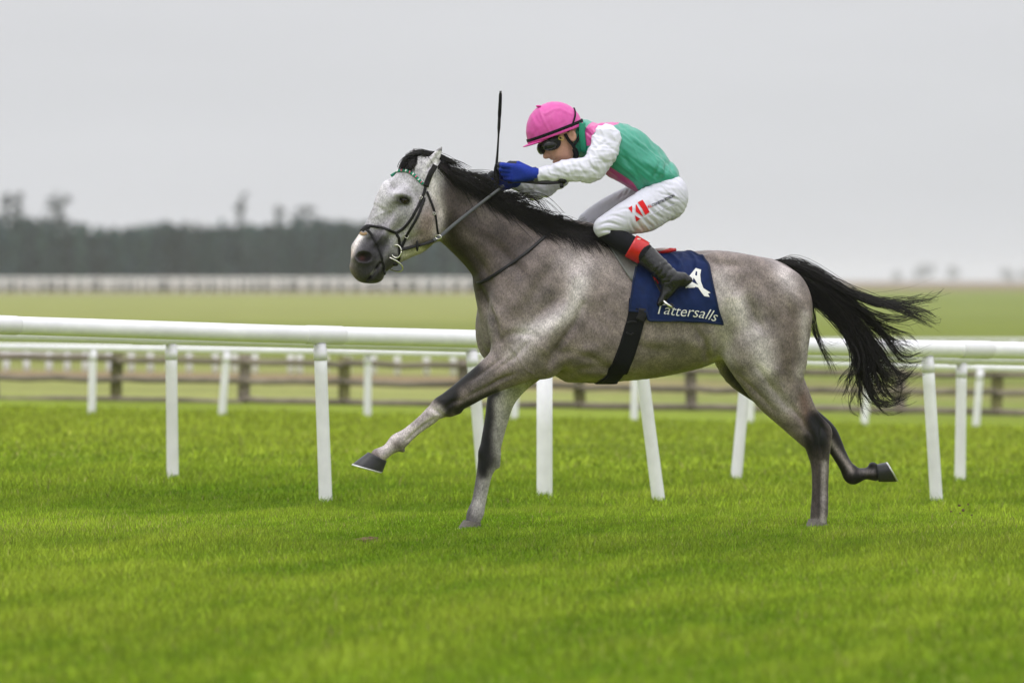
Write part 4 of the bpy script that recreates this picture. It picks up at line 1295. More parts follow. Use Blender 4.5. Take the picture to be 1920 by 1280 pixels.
# ================================================================== SADDLE, CLOTH AND BRIDLE
m_leather = mat("black_leather", (0.012, 0.011, 0.012), rough=0.42, spec=0.2, var=0.25, scale=90.0, bump=0.15, bscale=300)
m_rein = mat("grey_rubber_rein", (0.075, 0.078, 0.085), rough=0.5, spec=0.4, var=0.2, scale=150.0, bump=0.2, bscale=400)
m_steel = mat("bit_steel", (0.72, 0.70, 0.64), rough=0.22, spec=0.6, var=0.1, scale=90.0, metal=1.0)
m_elastic = mat("black_elastic_web", (0.011, 0.011, 0.012), rough=0.85, spec=0.06, var=0.3, scale=160.0, bump=0.3, bscale=500, stretch=(1, 1, 4))
m_navy = mat("navy_saddle_cloth", (0.006, 0.017, 0.076), rough=0.72, spec=0.15, var=0.18, scale=40.0, bump=0.25, bscale=700, var2=0.12, scale2=14)
m_navy_edge = mat("navy_binding_tape", (0.006, 0.014, 0.052), rough=0.7, spec=0.2, var=0.15, scale=90.0)
m_ink = mat("white_print", (0.78, 0.77, 0.74), rough=0.7, spec=0.2, var=0.08, scale=120.0)
m_saddle = mat("grey_saddle_leather", (0.135, 0.135, 0.125), rough=0.45, spec=0.4, var=0.15, scale=60.0, bump=0.15, bscale=250)
m_red = mat("red_patent_leather", (0.52, 0.012, 0.014), rough=0.25, spec=0.5, var=0.12, scale=60.0, bump=0.1, bscale=80)
m_pinkish = mat("white_seat_binding", (0.70, 0.55, 0.53), rough=0.5, spec=0.3, var=0.1, scale=60.0)

def on_surface(poly, n, off=0.8, bvh=None, fill=None):
    P = catmull(poly, n); out_, nor = [], []
    last = None
    for p in P:
        l, nn = near_hit(p[0], p[1], bvh)
        if l is None:
            l = np.array((p[0], p[1], last[2] - 4 if last is not None else (fill or 0))); nn = nor[-1] if nor else np.array((0, 0, 1.0))
        last = l
        out_.append(l + nn * off); nor.append(nn)
    out_ = np.array(out_); nor = np.array(nor)
    w = out_[:, 2].copy()
    for _ in range(2):                      # take the kinks out of the depth
        w[1:-1] = 0.25 * w[:-2] + 0.5 * w[1:-1] + 0.25 * w[2:]
        w = np.maximum(w, out_[:, 2] - 0.5)
    out_[:, 2] = w
    return out_, nor

def px_ribbon(name, P, N, width, thick, m, parent):
    W = P2W(P)
    Nw = np.stack([N[:, 0], -N[:, 2], -N[:, 1]], 1)
    V, Q = ribbon(W, Nw, np.asarray(width) / S, thick / S)
    return obj_from(name, mesh_np(name, V, Q, smooth=False), m, parent)

def strap(name, poly, width, m, parent, n=24, thick=1.5, off=0.6, both=False, bvh=None):
    P, N = on_surface(poly, n, off, bvh)
    o = px_ribbon(name, P, N, width, thick, m, parent)
    if both:
        P2 = mirror_w(P); N2 = N * np.array((1, 1, -1.0))
        px_ribbon(name, P2, N2, width, thick, m, parent)
    return o

# ---- saddle cloth draped over the back
def radial_hit(u, phi, bvh):
    c = Vector((u, 565, 0)); d = Vector((0, -math.cos(phi), math.sin(phi)))
    loc, nor, i, dist = bvh.ray_cast(c + d * 400, -d)
    return (np.array(loc), np.array(nor)) if loc is not None else (None, None)
bvh_raw = BVHTree.FromPolygons([tuple(p) for p in HV], [tuple(q) for q in HQ])
def make_cloth():
    ns, nph = 60, 120
    V = np.zeros((ns, nph, 3)); 
    for i in range(ns):
        s_ = i / (ns - 1)
        phm = math.radians(np.interp(s_, [0, 0.19, 0.205, 0.5, 0.8, 1.0], [99, 100, 108, 108, 110, 114]))
        for j in range(nph):
            f = 2 * j / (nph - 1) - 1
            a = abs(f); phi = f * phm
            Lu = np.interp(a, [0, 0.3, 0.55, 0.8, 1], [1206, 1196, 1190, 1183, 1178])
            Ru = np.interp(a, [0, 0.15, 0.3, 0.45, 0.6, 0.75, 0.86, 1], [1288, 1302, 1318, 1328, 1333, 1339, 1343, 1350])
            up_ = Lu + (Ru - Lu) * s_
            u = up_
            for _ in range(2):
                l, nn = radial_hit(u, phi, bvh_raw)
                if l is not None: u = up_ - YAW * abs(l[2])
            off = 3.4 + 2.2 * vnoise(np.array([[up_ * 1.0, f * 150, 3.0]]), 26, 2, 3)[0]
            # folds hanging from the saddle, freer towards the rear hem
            off += 2.6 * a ** 2 * (0.4 + s_) * math.sin(9.0 * s_ + 3.0 * a + 0.7 * math.sin(7 * a)) + 1.6 * a * math.sin(17 * s_ - 5 * a) * s_
            off += 3.0 * math.exp(-((s_ - 0.2) / 0.05) ** 2) * a
            off += 3.6 * sum(math.exp(-(((s_ - p_) - q_ * (a - 0.5)) / 0.035) ** 2) for p_, q_ in ((0.42, 0.5), (0.62, 0.25), (0.82, -0.3), (0.55, -0.6))) * math.sin(a * 3.1)
            off += 5.0 * max(s_ - 0.85, 0) / 0.15 * max(a - 0.72, 0) / 0.28
            off = max(off, 1.4)
            V[i, j] = l + nn * off
    W = warp(V)
    idx = np.arange(ns * nph).reshape(ns, nph)
    Q = np.stack([idx[:-1, :-1], idx[:-1, 1:], idx[1:, 1:], idx[1:, :-1]], -1).reshape(-1, 4)
    N = vnormals(W.reshape(-1, 3), Q).reshape(W.shape)
    # give the sheet thickness
    outw = W.reshape(-1, 3); 
    sgn = np.sign((N[30, 100] * np.array((0, 0, 1))).sum()); N = N * sgn
    inn = (W - N * 1.0).reshape(-1, 3)
    n0 = len(outw)
    V2 = np.vstack([outw, inn])
    Q2 = np.vstack([Q, Q[:, ::-1] + n0])
    ring = np.concatenate([idx[0, :], idx[1:, -1], idx[-1, -2::-1], idx[-2:0:-1, 0]])
    rn = np.roll(ring, -1)
    Q2 = np.vstack([Q2, np.stack([ring, rn, rn + n0, ring + n0], 1)])
    root = obj_from("saddle_cloth", mesh_np("saddle_cloth", P2W(V2), Q2), m_navy, None, origin=P2W(np.array((1260, 470, 0.0))))
    tag(root, "navy blue number cloth with white numeral under the saddle", "saddle cloth")
    # hem binding
    P = W.reshape(-1, 3)[ring]; Nn = N.reshape(-1, 3)[ring]
    P = np.vstack([P, P[:1]]); Nn = np.vstack([Nn, Nn[:1]])
    px_ribbon("hem", P + Nn * 0.3, Nn, 4.0, 0.7, m_navy_edge, root)
    return root, BVHTree.FromPolygons([tuple(p) for p in outw], [tuple(q) for q in Q])
cloth_root, bvh_cloth = make_cloth()

# ---- printed shapes laid onto a surface
def print_poly(name, polys, bvh, m, parent, off=0.9, holes=()):
    """flat printed shape: polygons in photograph pixels pressed onto the surface"""
    bm = bmesh.new()
    for k, poly in enumerate(polys):
        loops = [poly] + [h for (kk, h) in holes if kk == k]
        es = []
        for lp in loops:
            vv = [bm.verts.new((p[0], p[1], 0)) for p in lp]
            es += [bm.edges.new((vv[i], vv[(i + 1) % len(vv)])) for i in range(len(vv))]
        bmesh.ops.triangle_fill(bm, use_beauty=True, use_dissolve=False, edges=es)
    bmesh.ops.subdivide_edges(bm, edges=[e for e in bm.edges if e.calc_length() > 6], cuts=2, use_grid_fill=False)
    bmesh.ops.triangulate(bm, faces=bm.faces)
    lastz = 0
    for v in bm.verts:
        l, n_ = near_hit(v.co.x, v.co.y, bvh)
        if l is None: p = np.array((v.co.x, v.co.y, lastz))
        else:
            p = l + np.array((0, 0, off)); lastz = p[2]
        v.co = P2W(p)
    return bm_object(name, bm, m, parent, smooth=True)

def text_tris(txt, shear=0.0, spacing=1.0, off=0.0):
    cu = bpy.data.curves.new("lettering", 'FONT'); cu.body = txt; cu.shear = shear; cu.space_character = spacing; cu.resolution_u = 3; cu.offset = off
    o = bpy.data.objects.new("lettering", cu); COL.objects.link(o)
    dg = bpy.context.evaluated_depsgraph_get(); dg.update()
    me = o.evaluated_get(dg).to_mesh()
    V = np.array([v.co[:] for v in me.vertices]); F = [tuple(p.vertices) for p in me.polygons]
    o.evaluated_get(dg).to_mesh_clear()
    bpy.data.objects.remove(o); bpy.data.curves.remove(cu)
    return V, F

def print_text(name, txt, base, height, bvh, m, parent, shear=0.0, spacing=1.0, weight=0.0, off=0.9, width=None):
    """text along a baseline curve given in photograph pixels"""
    V, F = text_tris(txt, shear, spacing, weight)
    x0, x1 = V[:, 0].min(), V[:, 0].max()
    B = catmull(base, 80); L = np.concatenate([[0], np.cumsum(np.hypot(*np.diff(B[:, :2], axis=0).T))])
    sc = L[-1] / (x1 - x0)
    T = np.gradient(B, axis=0); T /= np.linalg.norm(T, axis=1, keepdims=True)
    out_ = []; lastw = 0
    for x, y_, _ in V:
        d = (x - x0) * sc
        p = np.array([np.interp(d, L, B[:, 0]), np.interp(d, L, B[:, 1])]); t = np.array([np.interp(d, L, T[:, 0]), np.interp(d, L, T[:, 1])])
        nn = np.array((t[1], -t[0]))
        q = p + nn * y_ * height / 0.69
        l, n_ = near_hit(q[0], q[1], bvh)
        if l is not None: lastw = l[2]
        out_.append((q[0], q[1], lastw + off))
    me = bpy.data.meshes.new(name); me.from_pydata([tuple(p) for p in P2W(np.array(out_))], [], F); me.update()
    return obj_from(name, me, m, parent)

z4 = lambda L: [(1160 + x / 6.4, 440 + y_ / 6.4) for x, y_ in L]
print_poly("number_print", [z4([(915, 400), (980, 420), (968, 480), (975, 560), (1005, 640), (1090, 695), (1058, 706), (1080, 745), (1015, 735), (980, 690), (940, 630), (790, 640), (800, 560), (820, 515)])],
           bvh_cloth, m_ink, cloth_root, 0.9, holes=[(0, z4([(890, 515), (942, 602), (868, 566)]))])
print_text("lettering", "Tattersalls", [(1229, 588), (1246, 588.5), (1270, 592), (1296, 593.5), (1320, 597), (1341, 603)], 19.5, bvh_cloth, m_ink, cloth_root, shear=0.25, spacing=0.98, weight=-0.006)

# ---- saddle, girth, stirrups
saddle_root = empty("saddle", P2W(np.array((1190, 462, 0.0))), "small grey racing saddle with red cantle edge and wide black girth", "saddle")
SF = Field((1100, 425, -110), (1290, 560, 110), 2.0, warpk=yaw_k)
SF.tube([(1150, 447, 13, 34, 0), (1180, 463, 8, 38, 0), (1205, 469, 6, 36, 0), (1225, 472, 5, 32, 0)], k=6)
sv, sq = SF.mesh()
obj_from("seat", mesh_np("seat", P2W(warp(sv)), sq), m_saddle, saddle_root)
def flap(sgn):
    outl = [(1138, 456), (1150, 459), (1166, 467), (1184, 478), (1195, 489), (1191, 508), (1185, 527), (1176, 517), (1163, 497), (1150, 476)]
    c = np.mean(outl, axis=0); bm = bmesh.new(); rings = []
    for f in (0.02, 0.35, 0.7, 0.93, 1.0):
        ring = []
        for p in catmull(outl + outl[:1], 41)[:-1]:
            q = c + (p - c) * f
            l, n_ = near_hit(q[0], q[1], bvh_horse)
            lc, _ = near_hit(q[0], q[1], bvh_cloth)
            w = l[2] if l is not None else 40
            if lc is not None: w = max(w, lc[2])
            pp = np.array((q[0], q[1], w + (4.5 if f < 0.95 else 1.5)))
            ring.append(pp)
        rings.append(ring)
    R = np.array(rings)
    if sgn < 0: R = mirror_w(R)
    R = P2W(R)
    vs_ = [[bm.verts.new(p) for p in r_] for r_ in R]
    for a, b in zip(vs_[:-1], vs_[1:]):
        for i in range(len(a)):
            bm.faces.new((a[i], a[(i + 1) % len(a)], b[(i + 1) % len(a)], b[i]))
    bm.faces.new(vs_[0])
    bm_object("flap", bm, m_saddle, saddle_root)
flap(1); flap(-1)
# red cantle rim with pale seat edge
tube_obj("cantle_edge", P2W(warp(np.array([(1222, 474, 22.), (1238, 471.5, 30), (1252, 469, 34), (1262, 468, 30)]))), np.array([3.5, 4.5, 4.5, 3.0]) / S, m_red, saddle_root, 10)
tube_obj("seat_binding", P2W(warp(np.array([(1218, 470, 24.), (1234, 468, 31), (1248, 466.5, 34)]))), np.array([3, 3.2, 2.0]) / S, m_pinkish, saddle_root, 8)
# girth
def girth():
    C_ = [(1194, 560), (1192, 590), (1184, 622), (1172, 660), (1157, 695), (1138, 716)]
    P, N = on_surface(C_, 26, 0.6)
    px_ribbon("girth", P, N, np.interp(np.linspace(0, 1, 26), [0, .3, 1], [33, 33, 40]), 2.4, m_elastic, saddle_root)
    # under the belly to the far side
    Pf = mirror_w(P); Nf = N * np.array((1, 1, -1.0))
    a, b = P[-1], Pf[-1]
    t = np.linspace(0, 1, 14)[:, None]
    M = a * (1 - t) + b * t; M[:, 1] += 0
    mid = []
    for p in M:
        loc, nn, _, _ = bvh_horse.ray_cast(Vector((p[0], 900, p[2])), Vector((0, -1, 0)))
        mid.append((p[0], (loc[1] + 1.0) if loc is not None else p[1], p[2]))
    mid = np.array(mid)
    px_ribbon("girth", mid, np.repeat(np.array([[0, 1.0, 0]]), 14, 0), 40, 2.0, m_elastic, saddle_root)
    px_ribbon("girth", Pf, Nf, 34, 2.4, m_elastic, saddle_root)
girth()
strap("girth_buckle_guard", [(1204, 578), (1202, 592), (1197, 601)], 17, m_leather, saddle_root, 8, 2.2, 3.4)
strap("girth_loop", [(1172, 604), (1184, 602), (1192, 603)], 3, m_leather, saddle_root, 8, 1.5, 3.4)
strap("girth_loop", [(1172, 622), (1180, 626), (1186, 623)], 3, m_leather, saddle_root, 8, 1.5, 3.4)

# ---- bridle
bridle_root = empty("bridle", P2W(np.array((760, 470, 100.0))), "black leather racing bridle with crossed noseband and patterned browband", "bridle")
z1 = lambda L: [(630 + x * 0.234375, 250 + y_ * 0.234375) for x, y_ in L]
strap("noseband", z1([(225, 790), (248, 762), (275, 745), (380, 760), (440, 782), (492, 802)]), 5.0, m_leather, bridle_root, 24, 1.8, 0.8)
strap("cross_strap", z1([(245, 765), (290, 810), (335, 885), (360, 950), (378, 1020), (392, 1085), (398, 1110)]), 4.6, m_leather, bridle_root, 26, 1.8, 0.8)
strap("noseband_pad", z1([(205, 800), (228, 812), (255, 800)]), 5.5, mat("tan_sheepskin_pad", (0.30, 0.20, 0.11), rough=0.9, var=0.3, scale=200.0), bridle_root, 8, 1.5, 0.5)
strap("noseband_keeper", z1([(215, 775), (250, 755), (280, 752)]), 8.5, m_leather, bridle_root, 8, 2.2, 1.2)
strap("cheekpiece", z1([(722, 425), (708, 480), (690, 530), (640, 630), (600, 700), (545, 765), (495, 802), (508, 840), (512, 880), (512, 930)]), 5.2, m_leather, bridle_root, 36, 1.8, 0.8, both=True)
strap("cheekpiece", z1([(712, 520), (700, 565), (655, 675), (600, 770), (565, 830), (540, 890), (528, 930)]), 5.0, m_leather, bridle_root, 30, 1.8, 1.0)
strap("headpiece", z1([(795, 262), (782, 290), (762, 322), (748, 355), (735, 390), (722, 432)]), 10.5, m_leather, bridle_root, 16, 2.2, 0.8, both=True)
strap("throat_latch", z1([(730, 470), (755, 535), (780, 600), (800, 680), (808, 750), (815, 800), (820, 832)]), 4.4, m_leather, bridle_root, 24, 1.6, 0.8)
# browband with its coloured pattern
m_bb = mat("green_browband", (0.012, 0.20, 0.115), rough=0.55, var=0.15, scale=200.0)
m_bp = mat("pink_diamond", (0.62, 0.13, 0.22), rough=0.55, var=0.1, scale=200.0)
m_bw = mat("white_diamond", (0.75, 0.75, 0.74), rough=0.55, var=0.1, scale=200.0)
bbl = z1([(440, 342), (470, 322), (510, 308), (560, 305), (605, 322), (640, 350), (672, 385), (700, 412)])
BP, BN = on_surface(bbl, 33, 0.8)
bb = px_ribbon("browband", BP, BN, 5.6, 1.8, m_bb, bridle_root)
for k in range(10):
    i = 2 + k * 3
    px_ribbon("diamond", BP[i:i + 2] + BN[i:i + 2] * 1.7, BN[i:i + 2], 4.2, 0.7, m_bp if k % 2 else m_bw, bb)
def buckle(c, sz, ang, parent, off=3.0):
    l, n_ = near_hit(c[0], c[1]); pts = []
    for a, b in ((-1, -.7), (1, -.7), (1, .7), (-1, .7), (-1, -.7)):
        x, y_ = a * sz, b * sz
        pts.append((c[0] + x * math.cos(ang) - y_ * math.sin(ang), c[1] + x * math.sin(ang) + y_ * math.cos(ang), l[2] + off))
    P = np.vstack([np.linspace(pts[i], pts[i + 1], 4)[:-1] for i in range(4)] + [np.array(pts[:2])])
    return tube_obj("buckle", P2W(P), 0.75 / S, m_steel, parent, 6)
buckle(z1([(568, 825)])[0], 4.0, 0.5, bridle_root)
buckle(z1([(683, 520)])[0], 3.0, -1.0, bridle_root)
buckle(z1([(790, 645)])[0], 2.6, 0.2, bridle_root)
# bit rings
l0, n0_ = near_hit(745, 471)
th = np.linspace(0, 2 * math.pi, 31)
ringp = np.stack([744.5 + 9.5 * np.cos(th), 471.5 + 12.0 * np.sin(th), l0[2] + 4.0 + 2.5 * np.cos(th)], 1)
tube_obj("bit_ring", P2W(ringp), 1.45 / S, m_steel, bridle_root, 8)
fr_ = mirror_w(ringp); tube_obj("bit_ring", P2W(fr_), 1.45 / S, m_steel, bridle_root, 8)
loop = catmull([np.append(p, w) for p, w in zip(z1([(405, 985), (455, 1003), (505, 1030), (535, 1060), (540, 1085), (515, 1104), (470, 1098), (425, 1080)]), (l0[2] + 1, l0[2] + 6, l0[2] + 7, l0[2] + 4, l0[2], l0[2] - 6, l0[2] - 14, l0[2] - 22))], 30)
tube_obj("bit_cheek", P2W(loop), 1.3 / S, m_steel, bridle_root, 8)
tube_obj("mouthpiece", P2W(np.array([ringp[15], (722, 480, l0[2] - 4.), (716, 480, l0[2] - 20.), fr_[15]])), 2.0 / S, m_steel, bridle_root, 8)
strap("chin_strap", z1([(512, 930), (512, 985), (505, 1020)]), 4.6, m_leather, bridle_root, 10, 1.8, 0.8)
ball("curb_knob", np.array((743, 496, l0[2] - 8.0)), 4.2, m_leather, bridle_root, (1.2, 0.8, 1))
ball("strap_end", np.array((723, 511, near_hit(716, 505)[0][2] - 4)), 3.6, m_leather, bridle_root, (0.7, 1.4, 0.8))
# reins: from the bit, through the martingale ring, to the hands
HAND_N = np.array((948.0, 341.0, 0)); 
def rein(sgn):
    pts = z1([(520, 935), (620, 910), (735, 880), (830, 832), (950, 730), (1100, 610), (1280, 470)]) + [(944, 349)]
    w0 = [near_hit(752, 468)[0][2] + 4, near_hit(776, 460)[0][2] + 4, near_hit(795, 452)[0][2] + 6, None, None, None, None, None]
    wN = np.interp(np.arange(8), [2, 7], [w0[2], YAW * (1200 - 944) + 34])
    P = []
    for k, (p, a) in enumerate(zip(pts, w0)):
        w = a if a is not None else wN[k]
        h_, _ = near_hit(p[0], p[1])
        if h_ is not None: w = max(w, h_[2] + 3)
        P.append((p[0], p[1], w))
    P = catmull(np.array(P), 40)
    for q in P:
        h_, _ = near_hit(q[0], q[1])
        if h_ is not None: q[2] = max(q[2], h_[2] + 2.0)
    N = np.repeat(np.array([[0.35, -0.45, 0.82]]), 40, 0)
    if sgn < 0:
        P = mirror_w(P); N = N * np.array((1, 1, -1))
    o = px_ribbon("rein", P[:15], N[:15], 6.0, 1.8, m_leather, bridle_root)
    px_ribbon("rein_grip", P[14:], N[14:], np.interp(np.linspace(0, 1, 26), [0, 1], [7.0, 4.6]), 2.0, m_rein, o)
    return P
RP = rein(1); rein(-1)
th = np.linspace(0, 2 * math.pi, 21)
ball("rein_stopper", np.array((783.5, 461.5, near_hit(783, 458)[0][2] + 6)), 8.5, m_leather, bridle_root, (0.35, 1.25, 1.0))
tube_obj("martingale_ring", P2W(np.stack([823 + 5.5 * np.cos(th), 445 + 3.8 * np.sin(th), np.full(21, near_hit(815, 438)[0][2] + 6) + 3 * np.cos(th)], 1)), 1.0 / S, m_steel, bridle_root, 6)
strap("rein_band", z1([(1040, 625), (1062, 655)]), 2.2, m_leather, bridle_root, 4, 1.0, 5.5)

# neck strap
ns_root = empty("neck_strap", P2W(np.array((960, 490, 80.0))), "thin black martingale neck strap looped round the base of the neck", "strap")
P, N = on_surface([(1040, 404), (1046, 412), (1040, 424), (1012, 453), (975, 483), (930, 514), (905, 528), (896, 531)], 40, 0.8)
px_ribbon("neck_loop", P, N, 6.0, 1.9, m_leather, ns_root)
px_ribbon("neck_loop", mirror_w(P), N * np.array((1, 1, -1)), 6.0, 1.9, m_leather, ns_root)
# ================================================================== THE RIDER
rider = empty("person", P2W(np.array((1230, 462, 0.0))), "jockey in green and pink silks with white sleeves crouching over the grey horse", "person")
m_skin = mat("skin", (0.56, 0.30, 0.22), rough=0.5, spec=0.3, var=0.10, scale=80.0, bump=0.08, bscale=300, var2=0.08, scale2=22)
m_silk = mat("satin_silks", (0, 0, 0), rough=0.32, spec=0.6, var=0.06, scale=40.0, attr=True, bump=0.2, bscale=50, bdist=0.004)
m_sleeve = mat("white_satin_sleeve", (0.70, 0.695, 0.79), rough=0.42, spec=0.25, var=0.04, scale=30.0, bump=0.3, bscale=60, bdist=0.004)
m_breech = mat("white_nylon_breeches", (0.62, 0.615, 0.70), rough=0.5, spec=0.25, var=0.05, scale=30.0, bump=0.25, bscale=60, bdist=0.004, stretch=(1.6, 1, 0.7))
m_boot = mat("black_boot_leather", (0.012, 0.012, 0.013), rough=0.26, spec=0.45, var=0.25, scale=50.0, bump=0.3, bscale=60, bdist=0.004)
m_sock = mat("black_knee_sock", (0.014, 0.014, 0.017), rough=0.8, spec=0.06, var=0.2, scale=150.0)
m_glove = mat("blue_knit_glove", (0.010, 0.032, 0.30), rough=0.75, spec=0.25, var=0.2, scale=160.0, bump=0.3, bscale=600)
m_glove_d = mat("dark_rubber_palm", (0.022, 0.024, 0.032), rough=0.6, spec=0.3, var=0.25, scale=120.0)
m_cap = mat("pink_satin_cap", (0.60, 0.072, 0.33), rough=0.4, spec=0.45, var=0.06, scale=30.0, bump=0.3, bscale=40, bdist=0.004)
m_cap_d = mat("pink_cap_seam", (0.60, 0.06, 0.31), rough=0.5, spec=0.3, var=0.08, scale=60.0)
m_lens = mat("dark_goggle_lens", (0.012, 0.012, 0.014), rough=0.1, spec=0.4, var=0.1, scale=20.0)
m_frame = mat("black_goggle_frame", (0.010, 0.010, 0.010), rough=0.45, spec=0.2, var=0.15, scale=60.0)
m_strapb = mat("black_nylon_strap", (0.010, 0.010, 0.012), rough=0.7, spec=0.1, var=0.2, scale=200.0)
m_brass = mat("brass_buckle", (0.70, 0.52, 0.16), rough=0.3, spec=0.5, var=0.1, scale=80.0, metal=1.0)
m_cuff = mat("grey_cuff_band", (0.09, 0.09, 0.095), rough=0.7, spec=0.25, var=0.15, scale=120.0)
m_hairb = mat("dark_brown_hair", (0.02, 0.014, 0.011), rough=0.6, spec=0.3, var=0.3, scale=200.0)

def jk(u, v): return np.full(np.shape(u), YAW)
TORSO = [(1098, 262, 30, 36, 0), (1118, 270, 40, 46, 0), (1160, 283, 51, 56, 0), (1200, 306, 46, 52, 0), (1232, 332, 37, 47, 0), (1246, 352, 34, 46, 0)]
ARM_N = [(1136, 260, 26, 25, 44), (1129, 288, 27, 25, 56), (1106, 316, 23, 23, 60), (1062, 321, 20.5, 19, 50), (1030, 327, 16, 16, 38), (1008, 330, 13, 13, 32)]
ARM_F = [(1105, 268, 27, 25, -44), (1068, 312, 23, 21, -56), (1018, 350, 20, 18, -52), (988, 350, 16, 15, -36), (957, 341, 10, 11, -20)]
THIGH_N = [(1247, 373, 38, 34, 32), (1207, 397, 38.5, 33, 52), (1168, 412, 30, 28, 64), (1134, 427, 22, 23, 70)]
THIGH_F = [(1240, 370, 38, 34, -32), (1190, 380, 34, 31, -54), (1140, 396, 26, 26, -64), (1104, 415, 20, 22, -66)]
SHIN_N = [(1138, 436, 19, 20, 70), (1172, 456, 19.5, 20, 82), (1204, 474, 20, 20, 94), (1232, 500, 18, 18, 106), (1256, 524, 17, 17, 112)]
SHIN_F = [(1108, 424, 18, 20, -66), (1150, 452, 19, 20, -84), (1196, 476, 19, 20, -96), (1228, 505, 17, 18, -106), (1250, 528, 16, 17, -110)]

def sdf_obj(name, fld, m, parent, colorfn=None, wr=None, rel=1):
    V, Q = fld.mesh()
    V = relax(V, Q, rel, 0.4)
    if wr is not None:
        N = vnormals(V, Q)
        V = V + N * wr(V, N)[:, None]
    W = V.copy(); W[:, 0] = V[:, 0] + YAW * V[:, 2]; W[:, 2] = V[:, 2] + YAW * (1200 - V[:, 0])
    col = colorfn(W) if colorfn else None
    o = obj_from(name, mesh_np(name, P2W(W), Q, color=col), m, parent)
    return o, BVHTree.FromPolygons([tuple(p) for p in W], [tuple(q) for q in Q])

def thin(L, d):
    return [(a, b, max(c - d, 2), max(e - d, 2), w) for a, b, c, e, w in L]
# ---- the body itself, one continuous figure (the clothes lie over it)
B = Field((925, 180, -130), (1320, 590, 130), 2.0, warpk=jk)
B.tube(thin(TORSO, 4), k=8); B.tube(thin(ARM_N, 4.5), k=8); B.tube(thin(ARM_F, 4.5), k=8)
B.tube(thin(THIGH_N, 4), k=8); B.tube(thin(THIGH_F, 4), k=8); B.tube(thin(SHIN_N, 4), k=6); B.tube(thin(SHIN_F, 4), k=6)
B.tube([(1258, 526, 9, 8, 112), (1264, 534, 8, 8, 112), (1253, 546, 6, 8, 113), (1244, 556, 3, 6, 113)], k=4)
B.tube([(1252, 530, 9, 8, -110), (1258, 538, 8, 8, -110), (1247, 550, 6, 8, -111), (1238, 560, 3, 6, -111)], k=4)
B.tube([(1104, 262, 24, 22, 0), (1080, 262, 24, 22, 0)], k=10)                       # neck
FW = np.array((-0.94, 0.34)); DN = np.array((0.34, 0.94))                             # face-forward and chin-ward directions
def hp(f, d, w=0.0):  # head coordinates from the skull centre
    c = np.array((1052, 250)) + FW * f + DN * d
    return (c[0], c[1], w)
B.ell(hp(4, -4), (44, 40, 33), -0.35, 6)                                              # skull
B.ell(hp(10, 26), (26, 32, 26), -0.35, 12)                                            # face
B.ell(hp(2, 44), (19, 15, 19), -0.2, 12)                                              # jaw
B.ell(hp(16, 54), (9, 8, 11), 0, 8)                                                   # chin
for s in (1, -1):
    B.ell(hp(14, 32, 17 * s), (13, 14, 10), -0.3, 9)                                  # cheek
    B.ell(hp(27, 8, 14 * s), (10, 6, 11), -0.35, 8)                                   # brow
    B.ell(hp(33, 16, 13 * s), (7, 6, 8), 0, 5, 'sub')                                 # eye socket
    B.ell(hp(30, 16, 13 * s), (5, 5, 6), 0, 3)                                        # eyeball
    B.ell(hp(-17, 12, 32 * s), (9, 12, 4), -0.35, 3)                                  # ear
    B.ell(hp(-16, 12, 36.5 * s), (5, 8, 3), -0.35, 2, 'sub')
    B.ell(hp(34, 33, 4.5 * s), (5, 4, 5), 0, 4)                                       # nose wing
B.tube([(*hp(34, 12)[:2], 4.5, 5, 0), (*hp(38, 22)[:2], 5, 5, 0), (*hp(42, 31)[:2], 5.5, 5, 0)], k=5)   # nose
B.tube([(*hp(31, 40)[:2], 4, 8, 0), (*hp(29, 42)[:2], 3, 12, 0)], k=4)                # lips
B.tube([(*hp(29, 46)[:2], 4.5, 9, 0)] * 2 + [(*hp(28, 47)[:2], 4.0, 10, 0)], k=4)
B.tube([(*hp(38, 43.2)[:2], 1.0, 10, 0), (*hp(26, 42.6)[:2], 1.0, 14, 0)], k=2, op='sub')
sdf_obj("body", B, m_skin, rider)

# ---- jacket
def wr_noise(amp, sc, seed):
    return lambda V, N: amp * vnoise(V * np.array((1.0, 1.0, 0.8)), sc, 2, seed)
green = np.array((0.026, 0.285, 0.195)); pink = np.array((0.56, 0.065, 0.29))
J = Field((1070, 205, -80), (1285, 375, 80), 1.5, warpk=jk)
J.tube(TORSO[:-1] + [(1238, 336, 37, 48.5, 0)], k=8)
J.ell((1130, 262, 30), (34, 30, 26), 0.3, 12); J.ell((1115, 265, -30), (34, 30, 26), 0.3, 12)
J.ell((1205, 322, 26), (40, 26, 32), 0.55, 12); J.ell((1222, 318, 30), (26, 22, 26), 0.8, 10)      # billow at the waist
J.ell((1180, 318, 10), (40, 26, 44), 0.4, 14)
J.tube([(1196, 352, 9, 30, 12), (1185, 340, 12, 36, 8)], k=10)
J.tube([(1098, 258, 33, 33, 0), (1092, 260, 34, 31, 0)], k=6)                                        # collar
def jacket_col(W):
    u, v = W[:, 0], W[:, 1]
    C = np.repeat(green[None], len(W), 0)
    d, t = seg_dist(u, v, catmull([(1102, 268), (1106, 246), (1122, 234), (1152, 224)], 12))
    C[(d < np.interp(t, [0, 1], [8, 11])) & (v < 275)] = pink
    m_ = in_poly(u, v, [(1114, 318), (1128, 311), (1144, 314), (1162, 326), (1186, 342), (1199, 362), (1186, 357), (1168, 349), (1136, 343), (1126, 332)])
    C[m_] = pink
    return C
